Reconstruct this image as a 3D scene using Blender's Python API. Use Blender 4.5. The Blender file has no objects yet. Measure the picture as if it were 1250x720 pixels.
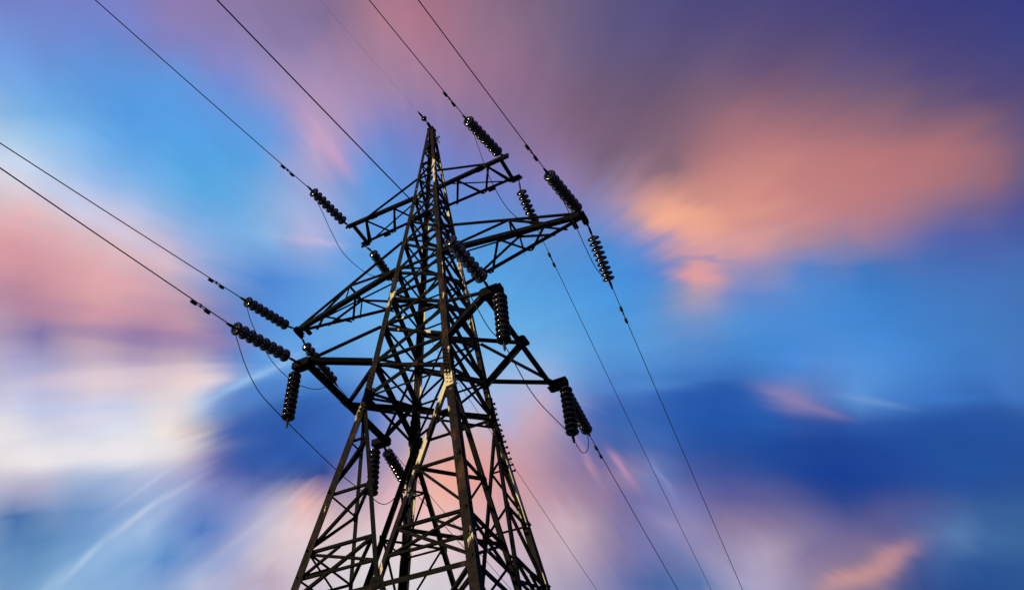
import bpy, math, random
from mathutils import Vector, Matrix
random.seed(7)
scene = bpy.context.scene
COL = scene.collection

# ------------------------------------------------------------------ camera
cam_data = bpy.data.cameras.new('camera')
cam = bpy.data.objects.new('camera', cam_data)
COL.objects.link(cam)
right = Vector((0.86368839, 0.50359259, 0.0209014))
up = Vector((0.36086992, -0.64679753, 0.67188232))
fwd = right.cross(up) * -1.0
cam.matrix_world = Matrix(((right.x, up.x, -fwd.x, 6.577),
                           (right.y, up.y, -fwd.y, -11.703),
                           (right.z, up.z, -fwd.z, 1.6),
                           (0, 0, 0, 1)))
cam_data.sensor_fit = 'HORIZONTAL'
cam_data.sensor_width = 36.0
cam_data.lens = 975.48 / 1250.0 * 36.0
cam_data.shift_x = 0.0993
cam_data.shift_y = -0.0388
cam_data.clip_start = 0.05
cam_data.clip_end = 6000.0
scene.camera = cam

# ------------------------------------------------------------------ sky, sun, exposure
SUN_DIR = Vector((-0.50, -0.80, 0.18)).normalized()      # towards the sun
SUN_EL = math.asin(SUN_DIR.z)
SUN_AZ = math.atan2(SUN_DIR.x, SUN_DIR.y)

# sRGB colours of the sky, one row per band of height, each colour three numbers
SKY_ROWS = [
    [123, 132, 201, 123, 132, 201, 123, 132, 201, 123, 132, 201, 121, 129, 200, 120, 129, 201, 120, 129, 202, 121, 129, 202, 123, 129, 202, 126, 129, 201, 130, 129, 199, 135, 128, 192, 140, 126, 184, 144, 125, 179, 144, 124, 175, 144, 123, 172, 144, 122, 169, 143, 121, 166, 142, 119, 162, 141, 117, 159, 140, 116, 155, 140, 114, 152, 143, 114, 149, 149, 115, 146, 158, 117, 143, 165, 119, 141, 169, 118, 140, 168, 117, 138, 164, 115, 137, 159, 114, 136, 153, 112, 136, 147, 110, 135, 141, 108, 135, 134, 106, 134, 128, 104, 133, 121, 100, 133, 115, 97, 132, 108, 93, 132, 102, 89, 131, 96, 86, 131, 91, 83, 131, 87, 80, 130, 84, 77, 130, 81, 75, 129, 79, 74, 128, 78, 73, 127, 78, 72, 127, 77, 71, 126, 75, 70, 126, 74, 68, 126, 72, 67, 126, 69, 66, 126, 67, 64, 126, 64, 63, 127, 62, 61, 128, 60, 61, 128, 58, 60, 129, 56, 61, 130, 54, 61, 131, 53, 61, 132, 53, 61, 132, 53, 61, 132, 53, 61, 132],
    [123, 131, 201, 123, 131, 201, 123, 131, 201, 123, 130, 200, 121, 128, 200, 120, 129, 201, 120, 129, 202, 121, 130, 203, 123, 130, 203, 126, 131, 203, 130, 130, 200, 135, 129, 193, 142, 127, 184, 145, 126, 179, 145, 125, 176, 145, 124, 173, 144, 123, 170, 143, 122, 167, 142, 120, 164, 140, 118, 160, 139, 116, 157, 139, 115, 153, 142, 115, 150, 150, 116, 146, 160, 118, 144, 169, 120, 142, 172, 120, 140, 170, 118, 139, 166, 116, 138, 160, 114, 137, 154, 112, 136, 147, 111, 136, 140, 108, 135, 134, 106, 134, 127, 103, 133, 121, 100, 132, 114, 96, 132, 108, 93, 132, 101, 89, 131, 96, 86, 131, 91, 83, 130, 87, 80, 130, 84, 77, 130, 81, 75, 129, 79, 74, 128, 78, 73, 128, 77, 72, 127, 76, 71, 126, 75, 70, 126, 74, 68, 126, 72, 67, 126, 69, 66, 126, 67, 64, 126, 64, 63, 127, 62, 61, 128, 60, 61, 128, 58, 61, 129, 56, 60, 130, 55, 61, 131, 53, 61, 132, 53, 61, 132, 53, 61, 132, 53, 61, 132],
    [122, 137, 206, 122, 138, 207, 122, 139, 207, 121, 137, 207, 118, 135, 207, 117, 136, 208, 117, 136, 209, 117, 136, 210, 118, 136, 211, 121, 136, 213, 124, 136, 209, 131, 132, 200, 140, 130, 190, 143, 129, 185, 143, 128, 183, 144, 128, 181, 145, 128, 178, 144, 127, 174, 143, 125, 171, 140, 122, 167, 137, 119, 163, 135, 116, 159, 133, 114, 155, 149, 119, 152, 163, 123, 149, 175, 125, 146, 179, 124, 144, 177, 121, 142, 173, 119, 140, 165, 117, 140, 158, 116, 140, 149, 115, 139, 143, 112, 138, 138, 110, 137, 131, 107, 135, 124, 103, 134, 116, 99, 133, 109, 95, 133, 102, 91, 132, 96, 87, 132, 91, 84, 131, 88, 81, 130, 84, 78, 130, 81, 76, 129, 80, 74, 129, 79, 73, 128, 78, 72, 127, 77, 71, 126, 75, 70, 126, 73, 68, 126, 71, 67, 126, 69, 65, 126, 66, 64, 126, 64, 63, 127, 62, 61, 128, 60, 61, 128, 58, 60, 129, 56, 60, 130, 55, 61, 131, 53, 61, 132, 53, 61, 132, 53, 61, 132, 53, 61, 132],
    [122, 149, 216, 122, 150, 217, 123, 151, 217, 120, 150, 218, 116, 147, 217, 115, 145, 215, 115, 142, 213, 112, 143, 215, 110, 143, 216, 110, 143, 216, 113, 141, 213, 119, 138, 208, 128, 133, 200, 133, 132, 197, 136, 133, 195, 141, 132, 192, 143, 132, 188, 145, 132, 185, 145, 131, 180, 143, 127, 175, 139, 123, 170, 145, 124, 167, 150, 125, 163, 157, 126, 160, 165, 128, 157, 171, 128, 154, 175, 127, 151, 176, 124, 148, 173, 122, 146, 167, 120, 145, 161, 119, 144, 154, 117, 143, 148, 115, 142, 143, 112, 139, 135, 109, 137, 127, 105, 136, 118, 101, 134, 110, 96, 133, 103, 92, 132, 96, 88, 133, 93, 85, 132, 90, 83, 130, 88, 80, 129, 86, 78, 129, 85, 77, 128, 85, 77, 127, 85, 76, 126, 84, 75, 125, 82, 74, 125, 80, 72, 125, 77, 71, 125, 74, 69, 126, 71, 67, 126, 67, 64, 127, 64, 63, 128, 61, 61, 128, 59, 61, 129, 57, 61, 130, 54, 61, 131, 53, 60, 132, 52, 61, 132, 52, 61, 132, 52, 61, 132],
    [124, 163, 227, 124, 163, 227, 125, 164, 227, 119, 164, 231, 114, 160, 228, 112, 155, 223, 109, 152, 221, 105, 152, 222, 100, 151, 222, 97, 151, 222, 100, 149, 221, 103, 148, 219, 105, 148, 219, 108, 149, 219, 122, 143, 211, 135, 138, 205, 137, 138, 203, 143, 139, 199, 153, 140, 192, 159, 140, 185, 159, 138, 181, 161, 137, 177, 163, 136, 174, 165, 135, 171, 167, 134, 168, 168, 133, 165, 170, 131, 161, 170, 129, 157, 169, 126, 153, 166, 123, 150, 162, 120, 148, 157, 118, 147, 155, 116, 146, 148, 113, 143, 139, 109, 139, 130, 106, 135, 121, 101, 133, 113, 97, 132, 108, 93, 130, 102, 90, 129, 99, 87, 128, 97, 85, 127, 95, 84, 127, 94, 83, 127, 95, 82, 126, 95, 82, 125, 95, 82, 125, 94, 80, 124, 92, 78, 124, 90, 77, 124, 87, 76, 125, 84, 74, 125, 80, 72, 126, 75, 69, 127, 70, 65, 127, 67, 65, 128, 65, 64, 129, 63, 64, 130, 60, 63, 131, 57, 63, 133, 56, 63, 132, 55, 63, 132, 55, 62, 132],
    [133, 175, 231, 133, 175, 231, 135, 175, 231, 128, 175, 233, 119, 171, 232, 111, 167, 231, 106, 164, 230, 102, 162, 229, 98, 159, 229, 94, 157, 228, 92, 155, 227, 91, 155, 228, 91, 157, 229, 95, 156, 229, 104, 152, 224, 112, 149, 221, 118, 147, 220, 131, 147, 214, 151, 149, 206, 165, 150, 198, 171, 149, 192, 175, 148, 187, 173, 145, 185, 169, 143, 183, 164, 140, 181, 161, 137, 177, 161, 136, 173, 160, 131, 167, 161, 127, 161, 160, 124, 156, 157, 121, 153, 153, 118, 151, 150, 116, 148, 146, 113, 144, 140, 109, 140, 133, 105, 135, 126, 101, 131, 120, 98, 128, 114, 94, 126, 110, 92, 125, 107, 90, 124, 105, 88, 124, 106, 88, 123, 107, 89, 123, 109, 89, 123, 110, 89, 122, 109, 87, 122, 105, 84, 121, 104, 83, 122, 103, 84, 122, 101, 83, 124, 97, 81, 125, 92, 79, 126, 87, 76, 126, 82, 73, 127, 77, 70, 127, 74, 69, 128, 71, 68, 129, 68, 67, 130, 65, 67, 131, 62, 66, 132, 62, 66, 132, 61, 65, 132],
    [150, 187, 232, 151, 187, 233, 153, 188, 232, 143, 187, 234, 130, 184, 235, 119, 179, 236, 115, 176, 236, 110, 173, 235, 103, 168, 234, 94, 162, 232, 87, 158, 231, 87, 159, 231, 88, 160, 232, 90, 159, 231, 93, 158, 230, 98, 156, 228, 103, 155, 227, 110, 154, 225, 117, 154, 223, 142, 154, 215, 182, 160, 201, 186, 158, 196, 180, 154, 194, 167, 149, 195, 154, 142, 196, 144, 136, 194, 141, 131, 189, 143, 129, 182, 145, 127, 174, 146, 123, 166, 146, 121, 162, 145, 119, 158, 143, 116, 153, 142, 113, 148, 139, 110, 143, 135, 106, 137, 131, 102, 130, 125, 98, 125, 120, 96, 124, 117, 94, 122, 115, 93, 121, 115, 92, 121, 118, 94, 120, 122, 96, 120, 127, 98, 121, 131, 99, 121, 131, 98, 121, 126, 94, 120, 124, 93, 120, 124, 94, 121, 120, 94, 122, 113, 91, 125, 108, 89, 126, 106, 87, 125, 99, 83, 125, 89, 78, 127, 85, 75, 127, 83, 74, 127, 79, 72, 128, 75, 71, 129, 71, 70, 131, 70, 69, 131, 69, 69, 131],
    [178, 202, 234, 179, 202, 234, 180, 202, 233, 179, 209, 239, 170, 208, 243, 155, 200, 243, 142, 193, 242, 130, 185, 240, 117, 178, 238, 104, 170, 235, 95, 166, 234, 92, 165, 234, 90, 165, 234, 88, 164, 233, 88, 163, 232, 89, 162, 232, 92, 161, 231, 97, 160, 230, 105, 159, 229, 125, 157, 223, 161, 159, 213, 198, 167, 200, 185, 161, 200, 160, 152, 205, 133, 144, 210, 115, 139, 211, 120, 134, 204, 125, 131, 198, 129, 128, 192, 133, 126, 185, 135, 123, 178, 137, 121, 172, 138, 119, 165, 138, 116, 157, 139, 113, 150, 138, 110, 145, 134, 106, 138, 129, 103, 131, 125, 99, 126, 122, 97, 123, 122, 97, 121, 125, 98, 120, 129, 99, 120, 137, 102, 121, 147, 106, 122, 157, 111, 124, 159, 111, 124, 158, 111, 124, 155, 109, 124, 151, 107, 123, 146, 105, 123, 140, 103, 123, 135, 102, 123, 132, 100, 123, 126, 97, 122, 115, 92, 123, 109, 88, 124, 104, 85, 124, 92, 77, 126, 87, 76, 128, 81, 75, 131, 80, 74, 131, 79, 74, 131],
    [204, 209, 230, 204, 209, 230, 204, 208, 229, 211, 220, 238, 207, 223, 245, 190, 214, 245, 172, 205, 243, 155, 196, 242, 137, 186, 239, 123, 179, 237, 115, 176, 236, 107, 174, 236, 98, 172, 235, 90, 170, 233, 87, 168, 232, 88, 168, 233, 90, 167, 233, 93, 167, 232, 113, 167, 229, 137, 166, 224, 163, 166, 217, 181, 167, 209, 181, 160, 204, 143, 154, 214, 113, 150, 219, 104, 146, 218, 106, 141, 214, 111, 138, 210, 116, 134, 205, 121, 131, 202, 125, 128, 197, 127, 126, 189, 131, 123, 181, 135, 121, 172, 139, 119, 165, 142, 118, 160, 141, 115, 152, 134, 109, 141, 125, 102, 129, 126, 102, 125, 130, 103, 125, 131, 103, 123, 137, 104, 122, 149, 109, 123, 164, 115, 124, 176, 120, 126, 182, 123, 128, 186, 125, 128, 183, 123, 128, 177, 119, 126, 171, 116, 125, 167, 114, 124, 164, 112, 124, 161, 111, 124, 157, 109, 124, 151, 106, 122, 145, 104, 122, 138, 101, 122, 122, 93, 123, 106, 86, 126, 93, 81, 131, 93, 81, 130, 92, 81, 130],
    [216, 203, 214, 217, 203, 214, 216, 202, 213, 223, 209, 218, 224, 214, 225, 215, 211, 229, 201, 208, 235, 188, 205, 241, 168, 196, 239, 153, 189, 236, 144, 187, 237, 131, 183, 237, 117, 179, 235, 102, 175, 233, 95, 173, 233, 96, 172, 233, 100, 172, 233, 110, 173, 232, 125, 174, 230, 143, 174, 226, 157, 172, 222, 161, 169, 219, 150, 164, 219, 124, 160, 222, 98, 156, 226, 97, 152, 224, 98, 148, 221, 101, 144, 218, 105, 141, 215, 109, 139, 212, 112, 136, 208, 115, 133, 203, 120, 131, 198, 127, 129, 193, 137, 128, 188, 143, 128, 181, 146, 127, 172, 140, 121, 162, 137, 117, 151, 144, 119, 144, 152, 120, 139, 150, 116, 132, 141, 110, 126, 170, 122, 128, 187, 128, 129, 197, 133, 129, 203, 136, 131, 204, 136, 131, 201, 134, 131, 195, 129, 130, 190, 125, 128, 187, 122, 126, 186, 120, 124, 183, 119, 124, 179, 118, 125, 178, 117, 123, 171, 114, 123, 163, 111, 124, 146, 104, 123, 122, 95, 125, 100, 87, 133, 102, 87, 132, 102, 87, 131],
    [221, 187, 196, 221, 187, 196, 221, 186, 196, 228, 188, 195, 235, 189, 193, 229, 194, 201, 222, 199, 210, 217, 205, 222, 208, 203, 227, 200, 200, 229, 187, 197, 232, 163, 191, 236, 146, 185, 233, 127, 179, 233, 114, 176, 233, 112, 175, 233, 114, 176, 233, 124, 179, 233, 138, 181, 231, 153, 181, 229, 162, 179, 226, 159, 175, 224, 144, 169, 224, 124, 164, 225, 108, 160, 227, 99, 156, 227, 96, 153, 226, 96, 151, 224, 98, 148, 222, 99, 146, 220, 100, 144, 217, 101, 142, 214, 105, 140, 210, 113, 138, 206, 120, 136, 202, 125, 134, 198, 129, 133, 192, 134, 132, 187, 146, 136, 182, 166, 142, 173, 189, 146, 159, 209, 152, 146, 212, 151, 138, 212, 149, 136, 216, 149, 135, 219, 150, 136, 222, 152, 137, 219, 150, 137, 212, 143, 136, 204, 137, 134, 197, 132, 133, 193, 128, 132, 191, 125, 130, 186, 122, 130, 179, 120, 130, 176, 120, 129, 165, 116, 128, 151, 109, 128, 151, 105, 122, 119, 96, 131, 97, 89, 140, 100, 90, 138, 101, 90, 137],
    [218, 169, 179, 218, 169, 179, 218, 170, 180, 224, 166, 174, 226, 167, 174, 226, 173, 179, 227, 179, 184, 226, 187, 194, 224, 193, 203, 223, 198, 209, 216, 199, 213, 200, 193, 218, 181, 187, 223, 158, 182, 229, 142, 179, 231, 132, 178, 232, 127, 178, 232, 129, 179, 232, 142, 187, 234, 156, 183, 229, 180, 185, 225, 173, 180, 224, 141, 171, 226, 117, 164, 227, 103, 161, 228, 97, 159, 229, 94, 158, 229, 94, 157, 228, 93, 155, 227, 94, 154, 225, 93, 152, 223, 93, 151, 221, 94, 149, 218, 98, 147, 215, 102, 145, 212, 106, 142, 209, 108, 141, 206, 112, 141, 205, 122, 142, 202, 149, 146, 197, 179, 157, 181, 211, 166, 167, 230, 171, 155, 240, 172, 146, 232, 165, 148, 228, 160, 148, 226, 158, 148, 221, 154, 147, 212, 147, 147, 204, 140, 144, 193, 135, 143, 185, 130, 143, 181, 127, 142, 173, 123, 142, 158, 119, 143, 140, 113, 145, 122, 104, 148, 114, 101, 147, 104, 95, 147, 86, 86, 151, 83, 88, 152, 84, 88, 151, 86, 88, 150],
    [209, 157, 170, 209, 157, 170, 209, 158, 171, 211, 149, 161, 210, 148, 161, 212, 154, 165, 218, 162, 170, 224, 171, 177, 228, 179, 184, 229, 185, 192, 226, 187, 196, 219, 187, 200, 220, 190, 202, 186, 182, 215, 162, 179, 225, 142, 174, 226, 127, 169, 227, 115, 163, 225, 112, 161, 224, 121, 163, 224, 132, 166, 225, 137, 169, 226, 121, 166, 227, 100, 161, 229, 96, 161, 230, 95, 162, 231, 94, 163, 232, 94, 163, 232, 93, 162, 231, 92, 161, 230, 91, 160, 228, 89, 159, 227, 87, 158, 224, 88, 155, 222, 90, 152, 219, 91, 149, 217, 89, 146, 216, 85, 145, 216, 77, 145, 219, 95, 144, 217, 100, 141, 214, 119, 141, 205, 161, 147, 191, 201, 158, 173, 218, 162, 166, 215, 158, 163, 215, 154, 160, 202, 151, 161, 181, 146, 162, 177, 140, 159, 159, 135, 161, 147, 130, 163, 157, 127, 157, 142, 121, 160, 123, 114, 166, 97, 105, 170, 83, 99, 171, 83, 98, 168, 79, 97, 167, 72, 93, 166, 72, 93, 165, 72, 93, 164, 72, 92, 164],
    [196, 152, 171, 196, 152, 171, 197, 153, 171, 193, 144, 164, 188, 137, 158, 192, 138, 158, 205, 150, 163, 216, 160, 168, 224, 168, 174, 224, 171, 179, 218, 171, 182, 212, 171, 186, 202, 171, 189, 186, 169, 197, 164, 164, 208, 139, 158, 213, 116, 152, 216, 95, 145, 217, 80, 138, 216, 88, 147, 221, 94, 153, 225, 103, 160, 227, 105, 163, 229, 102, 165, 231, 100, 167, 232, 98, 168, 234, 98, 168, 235, 97, 169, 235, 96, 168, 234, 95, 168, 234, 93, 167, 232, 91, 166, 231, 89, 164, 229, 88, 161, 227, 87, 158, 225, 85, 154, 223, 81, 150, 220, 77, 149, 222, 75, 148, 224, 74, 146, 224, 76, 143, 222, 84, 139, 215, 133, 139, 191, 225, 158, 160, 209, 156, 169, 162, 147, 182, 149, 143, 187, 148, 143, 186, 126, 139, 192, 86, 132, 205, 89, 130, 199, 92, 127, 193, 67, 122, 194, 77, 119, 189, 82, 116, 186, 73, 112, 185, 71, 109, 183, 72, 108, 181, 73, 108, 180, 72, 107, 179, 70, 103, 175, 70, 103, 175, 70, 103, 175],
    [186, 155, 177, 186, 155, 177, 187, 156, 178, 179, 145, 171, 174, 137, 166, 181, 138, 163, 188, 144, 164, 203, 154, 168, 220, 164, 171, 212, 161, 173, 197, 154, 173, 191, 152, 174, 190, 153, 175, 183, 153, 177, 159, 147, 187, 133, 141, 198, 111, 141, 206, 96, 142, 214, 89, 146, 219, 88, 150, 223, 93, 156, 226, 98, 161, 228, 102, 166, 230, 105, 170, 232, 105, 172, 234, 105, 173, 236, 104, 174, 237, 104, 175, 237, 103, 175, 237, 101, 174, 236, 99, 173, 235, 97, 172, 234, 94, 170, 232, 92, 168, 231, 90, 165, 229, 87, 162, 228, 84, 159, 227, 80, 156, 226, 77, 153, 226, 76, 151, 225, 80, 149, 222, 98, 148, 212, 138, 152, 195, 168, 156, 182, 161, 152, 187, 122, 142, 202, 102, 140, 208, 100, 140, 208, 92, 140, 210, 81, 138, 212, 75, 136, 212, 69, 133, 209, 64, 129, 206, 64, 126, 203, 67, 124, 199, 70, 122, 194, 70, 119, 192, 70, 118, 191, 71, 118, 190, 71, 116, 187, 69, 111, 183, 69, 111, 184, 69, 111, 183],
    [182, 163, 190, 182, 163, 190, 183, 164, 190, 173, 154, 187, 158, 142, 182, 131, 122, 175, 167, 144, 176, 187, 156, 177, 195, 159, 178, 187, 153, 176, 162, 135, 173, 156, 130, 172, 178, 145, 174, 179, 148, 173, 150, 135, 177, 121, 125, 186, 107, 135, 201, 98, 144, 214, 94, 153, 223, 94, 158, 227, 96, 160, 228, 98, 163, 229, 103, 167, 231, 108, 172, 232, 110, 175, 235, 112, 178, 237, 113, 179, 239, 114, 180, 239, 113, 181, 239, 111, 180, 238, 108, 179, 236, 106, 178, 235, 103, 176, 234, 101, 174, 233, 99, 172, 231, 97, 169, 230, 93, 165, 229, 87, 161, 228, 83, 157, 227, 83, 155, 225, 88, 154, 222, 99, 152, 215, 111, 151, 208, 116, 149, 204, 109, 147, 206, 91, 146, 213, 83, 144, 216, 81, 142, 217, 79, 142, 218, 76, 142, 218, 73, 141, 218, 70, 139, 217, 67, 136, 214, 66, 133, 211, 67, 130, 207, 67, 128, 203, 68, 126, 199, 69, 124, 197, 69, 122, 195, 68, 118, 191, 67, 115, 188, 67, 116, 189, 67, 116, 188],
    [188, 178, 206, 188, 177, 206, 189, 177, 205, 181, 173, 207, 171, 166, 207, 168, 161, 202, 176, 164, 198, 190, 172, 196, 197, 175, 195, 192, 170, 193, 179, 159, 190, 178, 157, 189, 192, 169, 190, 196, 174, 193, 182, 166, 194, 146, 144, 192, 105, 137, 204, 94, 152, 223, 107, 166, 231, 106, 166, 232, 98, 160, 228, 96, 159, 227, 99, 162, 228, 105, 167, 230, 113, 174, 234, 121, 180, 238, 125, 184, 239, 126, 185, 240, 127, 185, 239, 125, 185, 238, 122, 184, 236, 123, 183, 235, 122, 182, 234, 116, 180, 232, 117, 177, 231, 114, 174, 229, 104, 167, 227, 94, 160, 225, 88, 155, 223, 86, 154, 223, 90, 157, 223, 91, 152, 218, 90, 145, 211, 89, 142, 209, 82, 140, 210, 74, 140, 213, 71, 139, 215, 72, 140, 217, 74, 141, 219, 77, 143, 220, 78, 143, 220, 76, 143, 220, 74, 141, 219, 71, 138, 216, 69, 134, 212, 68, 131, 207, 67, 128, 203, 68, 127, 199, 68, 124, 197, 67, 120, 193, 66, 117, 191, 66, 118, 191, 66, 118, 191],
    [201, 195, 219, 200, 194, 218, 200, 194, 217, 196, 194, 223, 191, 193, 228, 189, 188, 223, 194, 189, 219, 205, 195, 217, 221, 205, 217, 217, 202, 215, 210, 196, 213, 214, 198, 211, 225, 206, 213, 242, 219, 219, 224, 216, 228, 193, 197, 226, 136, 171, 223, 109, 161, 224, 99, 155, 222, 93, 151, 220, 87, 146, 217, 86, 145, 217, 90, 148, 219, 100, 155, 223, 113, 165, 228, 128, 178, 234, 136, 183, 236, 141, 186, 236, 144, 188, 238, 146, 189, 238, 147, 189, 237, 149, 188, 235, 152, 187, 232, 157, 187, 230, 157, 184, 229, 137, 174, 225, 110, 163, 222, 96, 150, 215, 85, 142, 212, 80, 139, 211, 79, 140, 211, 75, 134, 207, 71, 128, 202, 70, 127, 203, 67, 126, 202, 63, 123, 200, 67, 127, 203, 73, 132, 210, 74, 138, 218, 85, 139, 214, 87, 143, 216, 85, 145, 219, 81, 144, 219, 75, 138, 215, 70, 133, 211, 67, 128, 207, 64, 123, 200, 64, 121, 197, 67, 122, 197, 66, 120, 194, 65, 117, 192, 65, 118, 192, 65, 118, 192],
    [216, 211, 225, 215, 211, 225, 215, 210, 224, 215, 212, 229, 208, 209, 232, 198, 202, 232, 204, 205, 232, 212, 210, 232, 217, 214, 234, 213, 214, 238, 215, 215, 236, 228, 221, 228, 233, 222, 225, 222, 218, 226, 188, 205, 236, 138, 168, 219, 103, 143, 206, 87, 134, 202, 75, 125, 197, 68, 120, 194, 65, 120, 196, 67, 123, 200, 75, 128, 206, 90, 136, 211, 110, 150, 216, 129, 163, 220, 145, 173, 223, 156, 181, 226, 163, 188, 231, 168, 194, 238, 170, 192, 234, 172, 189, 229, 178, 186, 224, 187, 184, 217, 188, 180, 212, 158, 164, 209, 123, 147, 205, 94, 128, 198, 76, 114, 191, 69, 114, 191, 64, 112, 190, 58, 104, 186, 51, 102, 183, 45, 99, 179, 37, 91, 171, 46, 100, 179, 61, 111, 186, 90, 121, 188, 118, 128, 186, 95, 124, 191, 90, 131, 201, 95, 150, 219, 79, 135, 208, 71, 127, 204, 63, 119, 198, 59, 114, 195, 53, 105, 185, 54, 105, 184, 64, 116, 193, 62, 112, 188, 61, 111, 186, 61, 111, 186, 61, 111, 186],
    [228, 222, 227, 228, 222, 227, 226, 221, 226, 238, 233, 233, 232, 229, 235, 224, 223, 237, 218, 219, 236, 216, 218, 236, 219, 222, 239, 225, 229, 243, 229, 231, 242, 236, 232, 233, 246, 235, 226, 224, 207, 205, 175, 169, 189, 112, 129, 184, 71, 104, 176, 61, 100, 175, 52, 95, 172, 46, 91, 169, 45, 93, 172, 50, 99, 178, 62, 111, 189, 85, 125, 198, 115, 138, 202, 140, 153, 204, 161, 165, 205, 177, 175, 206, 188, 183, 208, 193, 188, 213, 193, 187, 211, 188, 183, 212, 180, 179, 218, 198, 175, 195, 200, 165, 183, 162, 149, 187, 124, 130, 191, 91, 111, 181, 70, 101, 176, 67, 101, 177, 63, 100, 177, 52, 95, 173, 37, 86, 167, 32, 82, 163, 32, 82, 163, 37, 87, 167, 44, 95, 173, 50, 105, 182, 74, 101, 170, 68, 92, 164, 62, 91, 166, 63, 105, 180, 59, 105, 181, 51, 98, 175, 41, 85, 163, 36, 79, 158, 39, 83, 162, 39, 82, 161, 46, 90, 166, 50, 96, 170, 50, 95, 170, 50, 95, 169, 50, 95, 169],
    [216, 209, 219, 217, 211, 220, 217, 211, 220, 226, 218, 223, 230, 222, 226, 237, 229, 231, 220, 219, 230, 205, 210, 229, 205, 212, 231, 217, 221, 234, 225, 226, 234, 219, 218, 228, 216, 209, 217, 204, 191, 201, 172, 158, 184, 125, 116, 166, 87, 97, 163, 62, 88, 161, 46, 82, 158, 32, 75, 155, 36, 76, 156, 46, 81, 158, 69, 96, 169, 103, 115, 182, 136, 134, 190, 163, 151, 190, 185, 165, 185, 203, 171, 181, 218, 173, 174, 224, 173, 171, 221, 171, 174, 215, 168, 174, 204, 165, 179, 195, 160, 178, 180, 150, 174, 157, 137, 172, 130, 121, 171, 101, 106, 168, 86, 100, 167, 92, 107, 172, 84, 107, 174, 68, 99, 171, 52, 88, 164, 44, 82, 159, 41, 80, 158, 38, 80, 158, 29, 78, 158, 31, 77, 157, 39, 76, 154, 37, 70, 150, 34, 70, 150, 37, 76, 155, 40, 80, 157, 39, 78, 154, 32, 72, 146, 30, 71, 145, 34, 74, 148, 36, 75, 149, 38, 76, 149, 44, 86, 157, 43, 85, 156, 43, 85, 156, 43, 85, 156],
    [174, 178, 206, 178, 180, 207, 180, 182, 208, 187, 184, 208, 179, 179, 206, 179, 177, 205, 173, 179, 210, 161, 178, 213, 160, 180, 216, 164, 183, 218, 171, 187, 220, 176, 187, 221, 172, 179, 218, 167, 169, 210, 152, 151, 200, 126, 126, 184, 102, 110, 174, 77, 95, 162, 92, 108, 169, 94, 109, 165, 77, 93, 155, 47, 71, 147, 101, 105, 164, 137, 128, 176, 168, 148, 182, 195, 163, 183, 213, 171, 181, 227, 173, 174, 238, 174, 161, 241, 172, 155, 236, 167, 157, 229, 161, 158, 215, 158, 165, 199, 153, 167, 180, 144, 166, 159, 131, 164, 147, 123, 161, 138, 119, 162, 147, 126, 165, 139, 128, 174, 116, 130, 188, 97, 116, 179, 78, 94, 162, 69, 88, 158, 63, 83, 155, 58, 81, 154, 53, 79, 152, 49, 76, 150, 42, 70, 145, 23, 56, 138, 14, 53, 138, 26, 63, 144, 42, 72, 146, 48, 76, 146, 45, 76, 144, 42, 76, 145, 38, 76, 145, 40, 79, 147, 43, 83, 150, 45, 87, 154, 45, 87, 153, 45, 87, 154, 46, 87, 154],
    [124, 150, 193, 126, 151, 193, 130, 153, 194, 119, 146, 190, 72, 116, 175, 102, 135, 186, 118, 147, 195, 112, 148, 200, 114, 153, 205, 130, 162, 211, 141, 169, 215, 152, 176, 220, 144, 167, 216, 131, 152, 208, 121, 141, 201, 120, 136, 197, 128, 140, 199, 146, 152, 201, 178, 173, 204, 201, 184, 197, 234, 186, 185, 206, 168, 175, 179, 157, 175, 186, 163, 181, 203, 172, 188, 225, 181, 192, 233, 184, 189, 238, 185, 182, 242, 185, 173, 240, 180, 170, 234, 174, 169, 225, 168, 170, 215, 163, 170, 204, 159, 171, 194, 153, 171, 183, 148, 170, 168, 138, 166, 152, 128, 163, 131, 116, 163, 118, 113, 169, 123, 123, 180, 123, 125, 181, 117, 117, 174, 106, 105, 164, 98, 96, 157, 98, 96, 155, 96, 94, 153, 89, 91, 151, 78, 85, 149, 62, 77, 146, 44, 70, 143, 54, 74, 144, 75, 82, 146, 75, 87, 150, 73, 92, 155, 64, 96, 157, 55, 94, 156, 54, 95, 156, 54, 96, 157, 51, 94, 157, 52, 95, 157, 52, 95, 157, 52, 95, 157],
    [112, 147, 193, 112, 147, 193, 113, 147, 193, 107, 144, 191, 92, 135, 187, 88, 135, 187, 99, 144, 193, 109, 152, 202, 117, 158, 208, 127, 166, 215, 141, 177, 222, 153, 185, 227, 126, 162, 215, 108, 144, 207, 85, 125, 197, 110, 138, 202, 147, 159, 208, 179, 178, 212, 208, 198, 213, 229, 208, 214, 237, 207, 209, 233, 199, 201, 222, 193, 199, 218, 193, 200, 222, 195, 202, 228, 197, 202, 233, 198, 201, 235, 197, 197, 235, 194, 193, 233, 189, 189, 227, 183, 186, 220, 177, 184, 210, 171, 182, 203, 168, 181, 205, 171, 185, 208, 178, 192, 195, 170, 186, 163, 142, 172, 133, 121, 168, 124, 118, 171, 133, 128, 179, 148, 140, 186, 147, 138, 182, 140, 129, 172, 144, 126, 160, 142, 125, 163, 142, 123, 160, 135, 121, 161, 125, 115, 159, 112, 105, 155, 101, 97, 150, 100, 96, 148, 98, 96, 150, 89, 99, 155, 86, 111, 167, 87, 127, 179, 64, 105, 164, 61, 104, 162, 55, 99, 158, 52, 96, 157, 52, 96, 157, 51, 95, 156, 51, 95, 156],
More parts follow.
